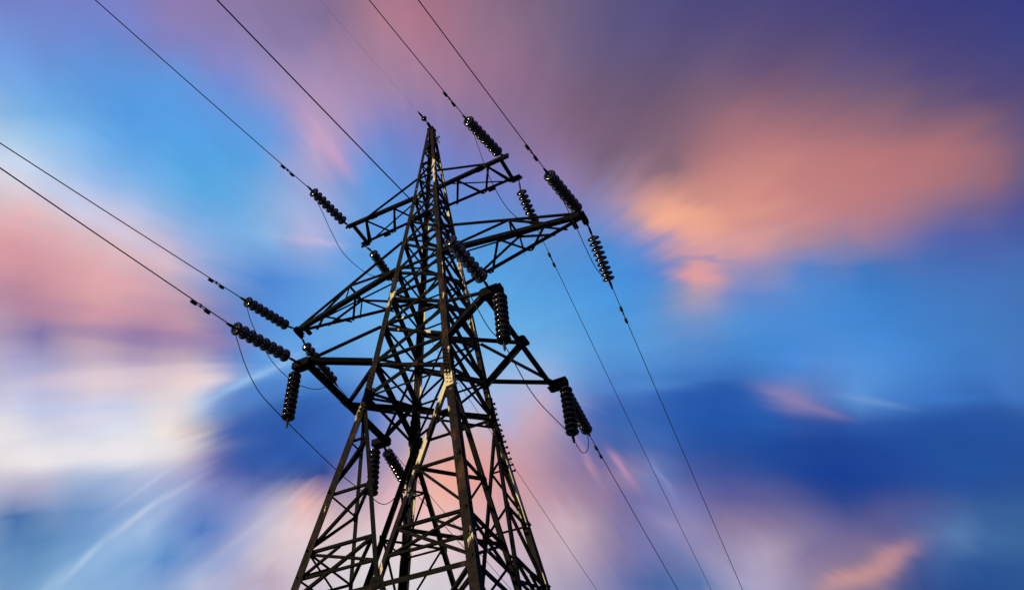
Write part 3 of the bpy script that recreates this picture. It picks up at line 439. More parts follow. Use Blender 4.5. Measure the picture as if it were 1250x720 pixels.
# ------------------------------------------------------------------ mesh helpers
class MB:
    def __init__(self):
        self.v, self.f = [], []

    def add(self, verts, faces):
        o = len(self.v)
        self.v += [tuple(p) for p in verts]
        self.f += [tuple(i + o for i in f) for f in faces]
        return self

    def prism(self, p, q, a, b, prof):
        """sweep the closed profile [(x along a, y along b)...] from p to q"""
        n = len(prof)
        vs = [p + a * x + b * y for x, y in prof] + [q + a * x + b * y for x, y in prof]
        fs = [(i, (i + 1) % n, (i + 1) % n + n, i + n) for i in range(n)]
        return self.add(vs, fs + [tuple(range(n))[::-1], tuple(range(n, 2 * n))])

    def angle(self, p, q, n1, n2, w, t=0.010, w2=None):
        """rolled angle bar: corner on the line p-q, one flange along n1, the other along n2"""
        p, q = Vector(p), Vector(q)
        d = (q - p).normalized()
        a = (Vector(n1) - d * d.dot(Vector(n1))).normalized()
        b = Vector(n2) - d * d.dot(Vector(n2))
        b = (b - a * a.dot(b)).normalized()
        w2 = w2 or w
        # L as two quads (caps stay convex)
        self.prism(p, q, a, b, [(0, 0), (w, 0), (w, t), (0, t)])
        self.prism(p, q, a, b, [(0, t), (t, t), (t, w2), (0, w2)])
        return self

    def bar(self, p, q, w, h, ref=(0, 0, 1)):
        p, q = Vector(p), Vector(q)
        d = (q - p).normalized()
        r = Vector(ref)
        if abs(d.dot(r)) > 0.95:
            r = Vector((1, 0, 0))
        a = d.cross(r).normalized()
        b = a.cross(d).normalized()
        return self.prism(p, q, a, b, [(-w / 2, -h / 2), (w / 2, -h / 2), (w / 2, h / 2), (-w / 2, h / 2)])

    def channel(self, p, q, w, h, t=0.012, ref=(0, 0, 1)):
        p, q = Vector(p), Vector(q)
        d = (q - p).normalized()
        a = d.cross(Vector(ref)).normalized()
        b = a.cross(d).normalized()
        self.prism(p, q, a, b, [(-w / 2, -h / 2), (-w / 2 + t, -h / 2), (-w / 2 + t, h / 2), (-w / 2, h / 2)])
        self.prism(p, q, a, b, [(-w / 2 + t, h / 2 - t), (w / 2, h / 2 - t), (w / 2, h / 2), (-w / 2 + t, h / 2)])
        self.prism(p, q, a, b, [(-w / 2 + t, -h / 2), (w / 2, -h / 2), (w / 2, -h / 2 + t), (-w / 2 + t, -h / 2 + t)])
        return self

    def tube(self, pts, r, seg=8, caps=True):
        pts = [Vector(p) for p in pts]
        rs = r if isinstance(r, (list, tuple)) else [r] * len(pts)
        rings = []
        a = None
        for i, p in enumerate(pts):
            d = (pts[min(i + 1, len(pts) - 1)] - pts[max(i - 1, 0)]).normalized()
            if a is None:
                a = d.orthogonal().normalized()
            a = (a - d * d.dot(a)).normalized()
            b = d.cross(a)
            rings.append([p + (a * math.cos(2 * math.pi * k / seg) + b * math.sin(2 * math.pi * k / seg)) * rs[i] for k in range(seg)])
        vs = [p for ring in rings for p in ring]
        fs = []
        for i in range(len(pts) - 1):
            for k in range(seg):
                fs.append((i * seg + k, i * seg + (k + 1) % seg, (i + 1) * seg + (k + 1) % seg, (i + 1) * seg + k))
        if caps:
            fs += [tuple(range(seg))[::-1], tuple(range((len(pts) - 1) * seg, len(pts) * seg))]
        return self.add(vs, fs)

    def lathe(self, prof, seg=20):
        """prof: [(r, z)...] about local z"""
        return self.tube_profile(prof, seg)

    def tube_profile(self, prof, seg):
        vs, fs = [], []
        for r, z in prof:
            for k in range(seg):
                t = 2 * math.pi * k / seg
                vs.append((r * math.cos(t), r * math.sin(t), z))
        n = len(prof)
        for i in range(n - 1):
            for k in range(seg):
                fs.append((i * seg + k, i * seg + (k + 1) % seg, (i + 1) * seg + (k + 1) % seg, (i + 1) * seg + k))
        fs += [tuple(range(seg))[::-1], tuple(range((n - 1) * seg, n * seg))]
        return self.add(vs, fs)

    def plate(self, c, a, b, wa, wb, t):
        """flat plate centred at c, spanning wa along a and wb along b, t thick, clipped corners"""
        a, b = Vector(a).normalized(), Vector(b)
        b = (b - a * a.dot(b)).normalized()
        n = a.cross(b)
        c = Vector(c)
        k = 0.28
        prof = [(-wa / 2, -wb / 2 * (1 - k)), (-wa / 2 * (1 - k), -wb / 2), (wa / 2 * (1 - k), -wb / 2), (wa / 2, -wb / 2 * (1 - k)),
                (wa / 2, wb / 2 * (1 - k)), (wa / 2 * (1 - k), wb / 2), (-wa / 2 * (1 - k), wb / 2), (-wa / 2, wb / 2 * (1 - k))]
        return self.prism(c - n * t / 2, c + n * t / 2, a, b, prof)

    def bolt(self, c, n, r=0.014, h=0.016):
        n = Vector(n).normalized()
        return self.tube([Vector(c), Vector(c) + n * h], r, 6)

    def build(self, name, mat, parent=None, smooth=False):
        me = bpy.data.meshes.new(name)
        me.from_pydata(self.v, [], self.f)
        me.update()
        me.materials.append(mat)
        if smooth:
            for p in me.polygons:
                p.use_smooth = True
            me.set_sharp_from_angle(angle=math.radians(50))
        o = bpy.data.objects.new(name, me)
        COL.objects.link(o)
        if parent is not None:
            o.parent = parent
        return o


def tag(o, label, cat, group=None):
    o['label'] = label
    o['category'] = cat
    if group:
        o['group'] = group
    return o


def empty(name, loc=(0, 0, 0)):
    o = bpy.data.objects.new(name, None)
    o.empty_display_size = 0.2
    COL.objects.link(o)
    o.location = loc
    return o


V = Vector

# ------------------------------------------------------------------ ground
g = MB()
N = 24
R = 3000.0
ring = [0, 6, 15, 40, 120, 400, 1200, R]
gv = [(0, 0, 0)]
for rr in ring[1:]:
    for k in range(N):
        t = 2 * math.pi * k / N
        gv.append((rr * math.cos(t), rr * math.sin(t), 0.0))
gf = [(0, 1 + k, 1 + (k + 1) % N) for k in range(N)]
for i in range(len(ring) - 2):
    for k in range(N):
        a0 = 1 + i * N
        gf.append((a0 + k, a0 + N + k, a0 + N + (k + 1) % N, a0 + (k + 1) % N))
g.add(gv, gf)
ground = g.build('ground', M_GROUND)
ground['kind'] = 'structure'

# ------------------------------------------------------------------ the pylon
Z = {-1: 19.441, 0: 18.517, 1: 17.587, 2: 16.663, 3: 15.579, 4: 14.680, 5: 13.701, 6: 12.631, 7: 11.712}
APEX = 22.146
TOPZ = 22.02
SLOPE = 0.1635


def hw(z):
    if z <= Z[7]:
        return 1.0 + SLOPE * (Z[7] - z)
    return 0.0218 + (1.0 - 0.0218) * (APEX - z) / (APEX - Z[7]) + 0.055 * max(0, (z - 20.0) / 2.1)


CORN = {'A': (-1, -1), 'B': (1, -1), 'C': (1, 1), 'D': (-1, 1)}


def P(c, z, inset=0.0):
    h = hw(z) - inset
    return V((CORN[c][0] * h, CORN[c][1] * h, z))


pylon = empty('lattice_pylon')
tag(pylon, 'tall dark rusty steel lattice pylon carrying the overhead wires', 'pylon')

legs = {}
for c, (sx, sy) in CORN.items():
    m = MB()
    n1, n2 = (-sx, 0, 0), (0, -sy, 0)
    m.angle(P(c, 0.25), P(c, Z[7] - 0.28), n1, n2, 0.160, 0.014)
    m.angle(P(c, Z[7] - 0.28), P(c, Z[7]), n1, n2, 0.150, 0.014)
    m.angle(P(c, Z[7]), P(c, Z[3]), n1, n2, 0.145, 0.013)
    m.angle(P(c, Z[3]), P(c, Z[0]), n1, n2, 0.120, 0.012)
    m.angle(P(c, Z[0]), P(c, TOPZ), n1, n2, 0.090, 0.010)
    leg = m.build('leg', M_SUNLIT if c in 'CD' else M_LEG, pylon)
    legs[c] = leg
    # splice cover angle with rows of bolts where the taper changes
    s = MB()
    e = V((sx * 0.012, sy * 0.012, 0))
    for za, zb in ((Z[7] - 0.55, Z[7]), (Z[7], Z[7] + 0.55)):
        s.angle(P(c, za) + e, P(c, zb) + e, n1, n2, 0.165, 0.0115)
    for k in range(10):
        zz = Z[7] - 0.48 + k * 0.105
        for off in (0.05, 0.115):
            zo = zz + (0.03 if off > 0.1 else 0)
            s.bolt(P(c, zo) + V((-sx * off, sy * 0.012, 0)), (0, sy, 0), 0.020, 0.026)
            s.bolt(P(c, zo) + V((sx * 0.012, -sy * off, 0)), (sx, 0, 0), 0.020, 0.026)
    s.build('splice_angle', M_LEG if c == 'A' else M_SUNLIT, leg)
    ft = MB()
    pz = P(c, 0.0)
    ft.prism(V((pz.x, pz.y, -0.3)), V((pz.x, pz.y, 0.28)), V((1, 0, 0)), V((0, 1, 0)), [(-0.4, -0.4), (0.4, -0.4), (0.4, 0.4), (-0.4, 0.4)])
    ft.build('footing', M_CONC, leg)
# step bolts up the far right leg
sb = MB().tube([(0, 0, 0), (0, 0, 0.042)], 0.018, 6).tube([(0, 0, 0.040), (0, 0, 0.060)], 0.028, 6)
first = None
z = 10.5
k = 0
while z < 12.1:
    if first is None:
        o = first = sb.build('step_bolt', M_HW, legs['C'])
    else:
        o = first.copy()
        COL.objects.link(o)
        o.parent = legs['C']
    o.location = P('C', z) + V((0.012, -0.04, 0))
    o.rotation_euler = (0, math.pi / 2, 0)
    z += 0.13
    k += 1

FACES = {'AB': ('A', 'B', (0, -1, 0)), 'BC': ('B', 'C', (1, 0, 0)), 'CD': ('C', 'D', (0, 1, 0)), 'DA': ('D', 'A', (-1, 0, 0))}
TOPLEV = [Z[-1], 20.1, 20.72, 21.25, 21.68]
KM = 7.3                                     # where the two long diagonals of a lower face meet
KL = [10.55, 9.35, 8.20]                     # levels of the secondary struts


def lerp(a, b, t):
    return a + (b - a) * t


def diag_pt(c, o, z):
    """point at height z on the long diagonal from leg c towards the middle of the face shared with leg o"""
    a = P(c, Z[7])
    mid = (P(c, KM) + P(o, KM)) / 2
    return lerp(a, mid, (Z[7] - z) / (Z[7] - KM))


for fname, (l, r, nrm) in FACES.items():
    n = V(nrm)
    inw = -n
    face = empty('lattice_face')
    face.parent = pylon
    side = (P(r, Z[5]) - P(l, Z[5])).normalized()

    def gusset(c, z, w, h):
        s = 1 if c == l else -1
        gus = MB()
        gus.plate(P(c, z) + side * s * (w * 0.42 + 0.02) - n * 0.021, side, (0, 0, 1), w, h, 0.009)
        for dz in (-0.28, 0.0, 0.28):
            gus.bolt(P(c, z + dz * h) + side * s * 0.06 - n * 0.012, n, 0.013, 0.028)
        gus.build('gusset_plate', M_LEG, face)

    for k in range(0, 7):
        gusset(l, Z[k], 0.18, 0.20)
        gusset(r, Z[k], 0.18, 0.20)
    gusset(l, Z[7], 0.24, 0.30)
    gusset(r, Z[7], 0.24, 0.30)
    for c in (l, r):
        o = r if c == l else l
        q = diag_pt(c, o, KL[1])
        MB().plate(q - n * 0.033, side, (0, 0, 1), 0.15, 0.18, 0.009).build('gusset_plate', M_BRACE, face)
    q = (P(l, KM) + P(r, KM)) / 2
    MB().plate(q - n * 0.033, side, (0, 0, 1), 0.24, 0.22, 0.009).build('gusset_plate', M_BRACE, face)

    def member(name, p, q, w, depth, updir=(0, 0, 1), t=0.008, par=face, mat=M_BRACE):
        """angle bar lying in the face, `depth` behind it, its second flange pointing into the tower"""
        p = V(p) - n * depth
        q = V(q) - n * depth
        MB().angle(p, q, updir, inw, w, t).build(name, mat, par)

    ins = 0.03
    for k in range(-1, 7):
        za, zb = Z[k], Z[k + 1]
        big = 0.062 + 0.0055 * (k + 1)
        sd = side * ins
        member('horizontal_brace', P(l, za) + sd, P(r, za) - sd, 0.045 + 0.002 * k, 0.016)
        member('diagonal_brace', P(l, zb) + sd + V((0, 0, 0.05)), P(r, za) - sd + V((0, 0, -0.06)), big, 0.030, (0, 0, -1))
        member('diagonal_brace', P(l, za) + sd + V((0, 0, -0.06)), P(r, zb) - sd + V((0, 0, 0.05)), big * 0.7, 0.012 + 0.03 + 0.010, (0, 0, 1))
    member('horizontal_brace', P(l, Z[7]), P(r, Z[7]), 0.045, 0.030, (0, 0, -1), 0.010)
    for k in range(4):
        za, zb = TOPLEV[k], TOPLEV[k + 1]
        flip = k % 2 == 0
        a, b = (l, r) if flip else (r, l)
        member('diagonal_brace', P(a, za), P(b, zb), 0.040, 0.014, (0, 0, 1), 0.006)
        member('horizontal_brace', P(l, zb), P(r, zb), 0.035, 0.022, (0, 0, 1), 0.006)
    # lower part: a V of long diagonals, struts between diagonal and leg
    mid = (P(l, KM) + P(r, KM)) / 2
    for c in (l, r):
        o = r if c == l else l
        s = 1 if c == l else -1
        member('long_diagonal', P(c, Z[7] - 0.25) + side * s * 0.05, mid - side * s * 0.03, 0.085, 0.018 if c == l else 0.030, (side * s), 0.010, face, M_SUNLIT if fname == 'AB' and c == 'B' else M_BRACE)
        prev = None
        for i, zz in enumerate(KL):
            a = P(c, zz)
            b = diag_pt(c, o, zz)
            member('strut', a, b, 0.042 + 0.004 * i, 0.042, (0, 0, 1), 0.006)
            if prev is not None:
                member('strut', a, prev, 0.050, 0.052, (0, 0, 1), 0.006)
            prev = b
        member('strut', P(c, KM), prev, 0.050, 0.052, (0, 0, 1), 0.006)
        q = diag_pt(c, o, 7.72)
        member('strut', P(c, 7.72), q, 0.042, 0.042, (0, 0, 1), 0.006)
        member('strut', P(c, 8.20), q, 0.042, 0.062, (0, 0, 1), 0.006)
        member('strut', (prev + P(c, 8.20)) / 2, P(c, 7.72), 0.040, 0.070, (0, 0, 1), 0.006)
    member('horizontal_brace', P(l, KM), P(r, KM), 0.085, 0.042, (0, 0, -1), 0.009)
    # bottom tier below the ring: diagonals from its middle down to the feet
    for c in (l, r):
        s = 1 if c == l else -1
        foot = P(c, 0.8)
        member('long_diagonal', mid + side * s * -0.02, foot, 0.10, 0.018 if c == l else 0.030, side, 0.010)
        for i, tt in enumerate((0.22, 0.45, 0.7)):
            b = lerp(mid, foot, tt)
            member('strut', P(c, b.z), b, 0.055, 0.042, (0, 0, 1), 0.006)
            member('strut', P(c, b.z + 1.25), b, 0.055, 0.052, (0, 0, 1), 0.006)

# flat bracing across the inside
for z, w in ((Z[7], 0.038), (Z[6], 0.035), (KM, 0.06)):
    lo, hi = V((0, 0, 0.03)), V((0, 0, 0.02))
    MB().angle(P('A', z, 0.04) - lo, P('C', z, 0.04) - lo, (1, -1, 0), (0, 0, -1), w, 0.008).build('diaphragm', M_BRACE, pylon)
    MB().angle(P('B', z, 0.04) + hi, P('D', z, 0.04) + hi, (1, 1, 0), (0, 0, 1), w, 0.008).build('diaphragm', M_BRACE, pylon)
MB().angle(P('A', Z[7], 0.02) - V((0.05, -0.12, 0.22)), P('C', Z[7], 0.02) - V((-0.03, -0.02, 0.22)), (1, -1, 0), (0, 0, -1), 0.035, 0.008).build('diaphragm', M_BRACE, pylon)
for c, (l, r) in {'A': ('D', 'B'), 'B': ('A', 'C'), 'C': ('B', 'D'), 'D': ('C', 'A')}.items():
    for zz in KL:
        a, b = diag_pt(c, l, zz), diag_pt(c, r, zz)
        MB().angle(lerp(a, b, 0.03), lerp(a, b, 0.97), (0, 0, 1), (-CORN[c][0], -CORN[c][1], 0), 0.052, 0.007).build('hip_brace', M_BRACE, pylon)
cap = MB()
hc = hw(TOPZ)
cap.prism(V((0, 0, TOPZ - 0.24)), V((0, 0, TOPZ + 0.03)), V((1, 0, 0)), V((0, 1, 0)),
          [(-hc * 1.12, -hc * 1.12), (hc * 1.12, -hc * 1.12), (hc * 1.12, hc * 1.12), (-hc * 1.12, hc * 1.12)])
cap.bar((0.0, -0.24, TOPZ + 0.06), (0.0, 0.20, TOPZ + 0.06), 0.07, 0.06)
cap.bolt((hc * 1.1, 0.0, TOPZ - 0.1), (1, 0, 0), 0.03, 0.05)
cap.build('peak_cap', M_ARM, pylon)
hk = MB()
hk.tube([(0.08, 0.08, 21.62), (0.17, 0.12, 21.60), (0.21, 0.14, 21.70), (0.16, 0.15, 21.76), (0.12, 0.12, 21.66), (0.20, 0.13, 21.36)], 0.014, 8)
hk.build('earth_clamp', M_HW, pylon)


# ------------------------------------------------------------------ crossarms
def zig(m_parent, A0, A1, B0, B1, ts_a, ts_b, w=0.05, drop=0.0):
    """lacing between two chords"""
    pts = []
    for i, t in enumerate(sorted([(t, 'a') for t in ts_a] + [(t, 'b') for t in ts_b])):
        pts.append(lerp(A0, A1, t[0]) if t[1] == 'a' else lerp(B0, B1, t[0]))
    for i in range(len(pts) - 1):
        MB().angle(pts[i] - V((0, 0, 0.02 + 0.012 * (i % 2))), pts[i + 1] - V((0, 0, 0.02 + 0.012 * (i % 2))), (0, 1, 0), (0, 0, -1), w, 0.007).build('lacing', M_ARM, m_parent)


for s in (-1, 1):
    cn, cf = ('B', 'C') if s > 0 else ('A', 'D')
    # ---- upper arm: two parallel chords, end bar, lacing, ties
    ty = 0.39
    tipn, tipf = V((s * 2.395, -ty, Z[0])), V((s * 2.395, ty, Z[0]))
    rn, rf = P(cn, Z[0]), P(cf, Z[0])
    arm = empty('crossarm')
    arm.parent = pylon
    MB().bar(tipn + V((-s * 0.14, -0.04, -0.055)), tipf + V((-s * 0.14, 0.04, -0.055)), 0.09, 0.06).build('end_bar', M_ARM, arm)
    MB().plate(tipn + V((-s * 0.05, -0.015, -0.03)), (1, 0, 0), (0, 0, 1), 0.30, 0.14, 0.012).build('end_plate', M_ARM, arm)
    MB().plate(tipf + V((-s * 0.05, 0.015, -0.03)), (1, 0, 0), (0, 0, 1), 0.30, 0.14, 0.012).build('end_plate', M_ARM, arm)
    for t in (0.62,):
        MB().plate(lerp(rn, tipn, t) + V((0, 0.02, -0.02)), (1, 0, 0), (0, 1, 0), 0.22, 0.16, 0.01).build('end_plate', M_ARM, arm)
        MB().plate(lerp(rf, tipf, t) + V((0, -0.02, -0.02)), (1, 0, 0), (0, 1, 0), 0.22, 0.16, 0.01).build('end_plate', M_ARM, arm)
    MB().angle(rn, tipn + V((s * 0.06, 0, 0)), (0, 1, 0), (0, 0, 1), 0.095, 0.010).build('chord', M_ARM, arm)
    MB().angle(rf, tipf + V((s * 0.06, 0, 0)), (0, -1, 0), (0, 0, 1), 0.085, 0.010).build('chord', M_ARM, arm)
    zig(arm, rn, tipn, rf, tipf, (0.30, 0.74), (0.10, 0.52, 0.90), 0.06)
    MB().angle(lerp(rn, tipn, 0.74) - V((0, 0, 0.036)), lerp(rf, tipf, 0.93) - V((0, 0, 0.036)), (0, 1, 0), (0, 0, -1), 0.06, 0.007).build('lacing', M_ARM, arm)
    MB().angle(lerp(rn, tipn, 0.30) - V((0, 0, 0.036)), lerp(rf, tipf, 0.50) - V((0, 0, 0.036)), (0, 1, 0), (0, 0, -1), 0.05, 0.007).build('lacing', M_ARM, arm)
    MB().angle(P(cn, Z[-1]), lerp(rn, tipn, 0.76) + V((0, 0.02, 0.03)), (0, 1, 0), (0, 0, 1), 0.045, 0.006).build('tie_rod', M_ARM, arm)
    MB().angle(P(cf, Z[-1]), lerp(rf, tipf, 0.80) + V((0, -0.02, 0.03)), (0, -1, 0), (0, 0, 1), 0.045, 0.006).build('tie_rod', M_ARM, arm)
    # ---- middle arm: chords meeting in a point, ties from above, lacing
    tip = V((s * 3.945, 0, Z[3]))
    rn, rf = P(cn, Z[3]), P(cf, Z[3])
    tn, tf = tip + V((0, -0.05, 0)), tip + V((0, 0.05, 0))
    arm = empty('crossarm')
    arm.parent = pylon
    MB().channel(tip + V((-s * 0.02, -0.17, -0.04)), tip + V((-s * 0.02, 0.17, -0.04)), 0.13, 0.10).build('end_bracket', M_ARM, arm)
    MB().plate(tip + V((s * -0.02, 0, -0.10)), (0, 1, 0), (0, 0, 1), 0.36, 0.16, 0.016).build('end_plate', M_ARM, arm)
    MB().bar(lerp(rn, tn, 0.92) + V((0, -0.06, -0.07)), lerp(rf, tf, 0.92) + V((0, 0.08, -0.07)), 0.10, 0.07).build('end_bar', M_ARM, arm)
    MB().angle(rn, tn, (0, 1, 0), (0, 0, 1), 0.11, 0.011).build('chord', M_ARM, arm)
    MB().angle(rf, tf, (0, -1, 0), (0, 0, 1), 0.10, 0.011).build('chord', M_ARM, arm)
    zig(arm, rn, tn, rf, tf, (0.02, 0.40, 0.72), (0.22, 0.56, 0.86), 0.06)
    T = {}
    for cc, rt, tt in ((cn, rn, tn), (cf, rf, tf)):
        up0 = P(cc, Z[2])
        top = lerp(up0, tt + V((0, 0, 0.06)), 0.50)
        T[cc] = top
        MB().angle(up0, tt + V((0, 0, 0.06)), (0, 1 if cc == cn else -1, 0), (0, 0, 1), 0.05, 0.007).build('tie_rod', M_ARM, arm)
        MB().angle(top, lerp(rt, tt, 0.50) + V((0, 0, 0.01)), (1, 0, 0), (0, 1, 0), 0.045, 0.006).build('post', M_ARM, arm)
        MB().angle(top + V((0, 0, -0.01)), lerp(rt, tt, 0.04) + V((0, 0, 0.06)), (0, 0, 1), (0, 1, 0), 0.045, 0.006).build('post', M_ARM, arm)
        MB().angle(top + V((0, 0, -0.02)), lerp(rt, tt, 0.76) + V((0, 0, 0.01)), (0, 0, 1), (0, 1, 0), 0.045, 0.006).build('post', M_ARM, arm)
    MB().angle(T[cn], T[cf], (1, 0, 0), (0, 0, -1), 0.045, 0.006).build('post', M_ARM, arm)
    # ---- lower arm: two beams on each side joined by an outer beam along the line
    px_, py_ = s * 2.205, 1.598
    qn, qf = V((px_, -py_, Z[6])), V((px_, py_, Z[6]))
    rn, rf = P(cn, Z[6]), P(cf, Z[6])
    arm = empty('crossarm')
    arm.parent = pylon
    for q, sy in ((qn, -1), (qf, 1)):
        MB().channel(q + V((-s * 0.18, 0, -0.035)), q + V((s * 0.26, 0, -0.035)), 0.17, 0.15).build('end_bracket', M_ARM, arm)
        MB().plate(q + V((s * 0.02, 0, -0.125)), (1, 0, 0), (0, 1, 0), 0.34, 0.22, 0.014).build('end_plate', M_ARM, arm)
        MB().plate(q + V((s * 0.02, sy * 0.095, -0.05)), (1, 0, 0), (0, 0, 1), 0.40, 0.20, 0.014).build('end_plate', M_ARM, arm)
        MB().bolt(q + V((s * 0.20, 0, -0.11)), (0, 0, -1), 0.03, 0.07).build('bolt', M_ARM, arm)
        MB().bolt(q + V((s * 0.05, sy * 0.10, -0.05)), (0, sy, 0), 0.03, 0.06).build('bolt', M_ARM, arm)
    mid = lerp(qn, qf, 0.5)
    MB().plate(mid + V((-s * 0.06, 0, -0.012)), (1, 0, 0), (0, 1, 0), 0.24, 0.34, 0.012).build('end_plate', M_ARM, arm)
    MB().angle(rn, qn + V((-s * 0.12, 0, 0)), (0, 1, 0), (0, 0, 1), 0.12, 0.011).build('chord', M_ARM, arm)
    MB().angle(rf, qf + V((-s * 0.12, 0, 0)), (0, -1, 0), (0, 0, 1), 0.12, 0.011).build('chord', M_ARM, arm)
    MB().angle(qn + V((-s * 0.05, 0.10, -0.02)), qf + V((-s * 0.05, -0.10, -0.02)), (-s, 0, 0), (0, 0, -1), 0.12, 0.011).build('outer_beam', M_ARM, arm)
    MB().angle(mid + V((-s * 0.06, -0.05, -0.03)), rn + V((0, 0.02, -0.03)), (0, 1, 0), (0, 0, -1), 0.11, 0.010).build('strut', M_ARM, arm)
    MB().angle(mid + V((-s * 0.06, 0.05, -0.03)), rf + V((0, -0.02, -0.03)), (0, -1, 0), (0, 0, -1), 0.11, 0.010).build('strut', M_ARM, arm)
    MB().angle(P(cn, Z[5]), qn + V((-s * 0.10, 0, 0.04)), (0, 1, 0), (0, 0, 1), 0.055, 0.007).build('tie_rod', M_ARM, arm)
    MB().angle(P(cf, Z[5]), qf + V((-s * 0.10, 0, 0.04)), (0, -1, 0), (0, 0, 1), 0.075, 0.007).build('tie_rod', M_ARM, arm)

# ------------------------------------------------------------------ insulator strings
# one disc: metal cap, wide ribbed shed, pin; local z runs from tower to wire
DISC = [(0.000, 0.000), (0.036, 0.001), (0.050, 0.006), (0.054, 0.024), (0.070, 0.030), (0.100, 0.042), (0.120, 0.054), (0.131, 0.066), (0.137, 0.080), (0.139, 0.094), (0.137, 0.106), (0.132, 0.116), (0.124, 0.124), (0.113, 0.129), (0.102, 0.131), (0.091, 0.130), (0.084, 0.116), (0.070, 0.128), (0.058, 0.114), (0.046, 0.124), (0.030, 0.120), (0.020, 0.126), (0.020, 0.165), (0.000, 0.165)]
disc_mesh = MB().lathe(DISC, 22).build('disc', M_GLASS, None, True)
disc_data = disc_mesh.data
bpy.data.objects.remove(disc_mesh)


def insulator(att, start, end, n, label, group, scale=1.0, name='insulator_string'):
    """att: point on the steel; start/end: first and last point of the chain of discs"""
    att, start, end = V(att), V(start), V(end)
    root = empty(name, att)
    tag(root, label, 'insulator', group)
    q = (end - start).to_track_quat('Z', 'Y')
    L = (end - start).length
    pitch = L / n
    for k in range(n):
        d = bpy.data.objects.new('disc', disc_data)
        COL.objects.link(d)
        d.parent = root
        d.location = start - att + (end - start) * (k / n)
        d.rotation_euler = (q @ Matrix.Rotation(random.uniform(0, 6.28), 3, 'Z').to_quaternion()).to_euler()
        d.scale = (scale, scale, pitch / 0.165)
    m = MB()
    m.tube([V((0, 0, 0)), start - att + (end - start).normalized() * 0.02], 0.016, 8)
    if (start - att).length > 0.12:
        m.bar((start - att) * 0.35, (start - att) * 0.85, 0.05, 0.03)
    m.build('shackle', M_HW, root)
    dd = (end - start).normalized()
    c = MB()
    c.tube([end - att - dd * 0.03, end - att + dd * 0.03, end - att + dd * 0.06, end - att + dd * 0.20], [0.018, 0.03, 0.034, 0.018], 8)
    c.build('clamp', M_HW, root)
    return root


GT = 'tension strings holding the wires out from the crossarms'
GS = 'support strings hanging from the lower crossarms'
insulator((-2.24, -1.66, 12.56), (-2.252, -2.063, 12.456), (-2.405, -3.596, 12.144), 8, 'long black disc string at far left, lowest of the three pulling up left', GT)
insulator((-3.945, -0.16, 15.54), (-3.985, -0.402, 15.453), (-4.131, -1.86, 15.178), 8, 'black disc string reaching up left from the pointed tip of the left middle crossarm', GT)
insulator((-2.395, -0.43, 18.50), (-2.409, -0.60, 18.46), (-2.55, -1.941, 18.447), 8, 'black disc string reaching up left from the left upper crossarm, highest on the left', GT)
insulator((2.24, -1.66, 12.58), (2.225, -1.90, 12.66), (2.084, -3.05, 12.80), 8, 'glinting black disc string crossing close in front of the right legs', GT)
insulator((2.395, -0.43, 18.46), (2.347, -0.70, 18.26), (2.213, -2.218, 17.876), 8, 'black disc string with white glints above the right upper crossarm, next to the peak', GT)
insulator((3.945, -0.16, 15.54), (3.914, -0.307, 15.475), (3.775, -1.699, 15.294), 8, 'black disc string with white glints rising up left from the right middle crossarm tip', GT)
insulator((-2.24, 1.66, 12.56), (-2.212, 1.80, 12.45), (-2.258, 2.663, 12.198), 8, 'short black disc string slanting down right behind the left legs, beside a hanging string', GT)
insulator((-3.945, 0.16, 15.50), (-3.962, 0.335, 15.401), (-4.037, 1.849, 15.253), 8, 'black disc string from the left middle crossarm tip, passing behind the lower crossarm', GT)
insulator((-2.395, 0.43, 18.50), (-2.421, 0.85, 18.66), (-2.474, 1.967, 18.594), 8, 'small disc string trailing down right from the left upper crossarm towards the legs', GT)
insulator((2.395, 0.40, 18.40), (2.399, 0.40, 17.98), (2.348, 1.334, 17.645), 7, 'disc string hanging down right from the right upper crossarm over the middle crossarm', GT)
insulator((3.945, 0.16, 15.50), (3.921, 0.472, 15.395), (3.875, 1.40, 14.789), 9, 'disc string hanging down right from the right middle crossarm tip against clear blue sky', GT)
insulator((2.24, 1.66, 12.56), (2.20, 2.30, 12.80), (2.099, 3.726, 12.748), 9, 'outer, more slanted disc string of the close pair at the far right lower crossarm end', GT)
for sx in (-1, 1):
    for sy in (-1, 1):
        lab = {(-1, -1): 'hanging disc string under the near end of the left lower crossarm, clear of the legs',
               (-1, 1): 'hanging disc string seen between the left legs, under the far left crossarm end',
               (1, -1): 'thick hanging disc string under the box end in front of the right legs',
               (1, 1): 'inner, steeper disc string of the close pair at the far right lower crossarm end'}[(sx, sy)]
        insulator((sx * 2.405, sy * 1.598, 12.53), (sx * 2.405, sy * 1.598, 12.43), (sx * 2.405, sy * 1.598, 11.24), 9, lab, GS)


# ------------------------------------------------------------------ wires
def smooth_path(pts, sub=8):
    pts = [V(p) for p in pts]
    out = []
    for i in range(len(pts) - 1):
        p0, p1, p2, p3 = pts[max(i - 1, 0)], pts[i], pts[i + 1], pts[min(i + 2, len(pts) - 1)]
        for k in range(sub):
            t = k / sub
            out.append(0.5 * ((2 * p1) + (p2 - p0) * t + (2 * p0 - 5 * p1 + 4 * p2 - p3) * t * t + (3 * p1 - p0 - 3 * p2 + p3) * t ** 3))
    out.append(pts[-1])
    return out


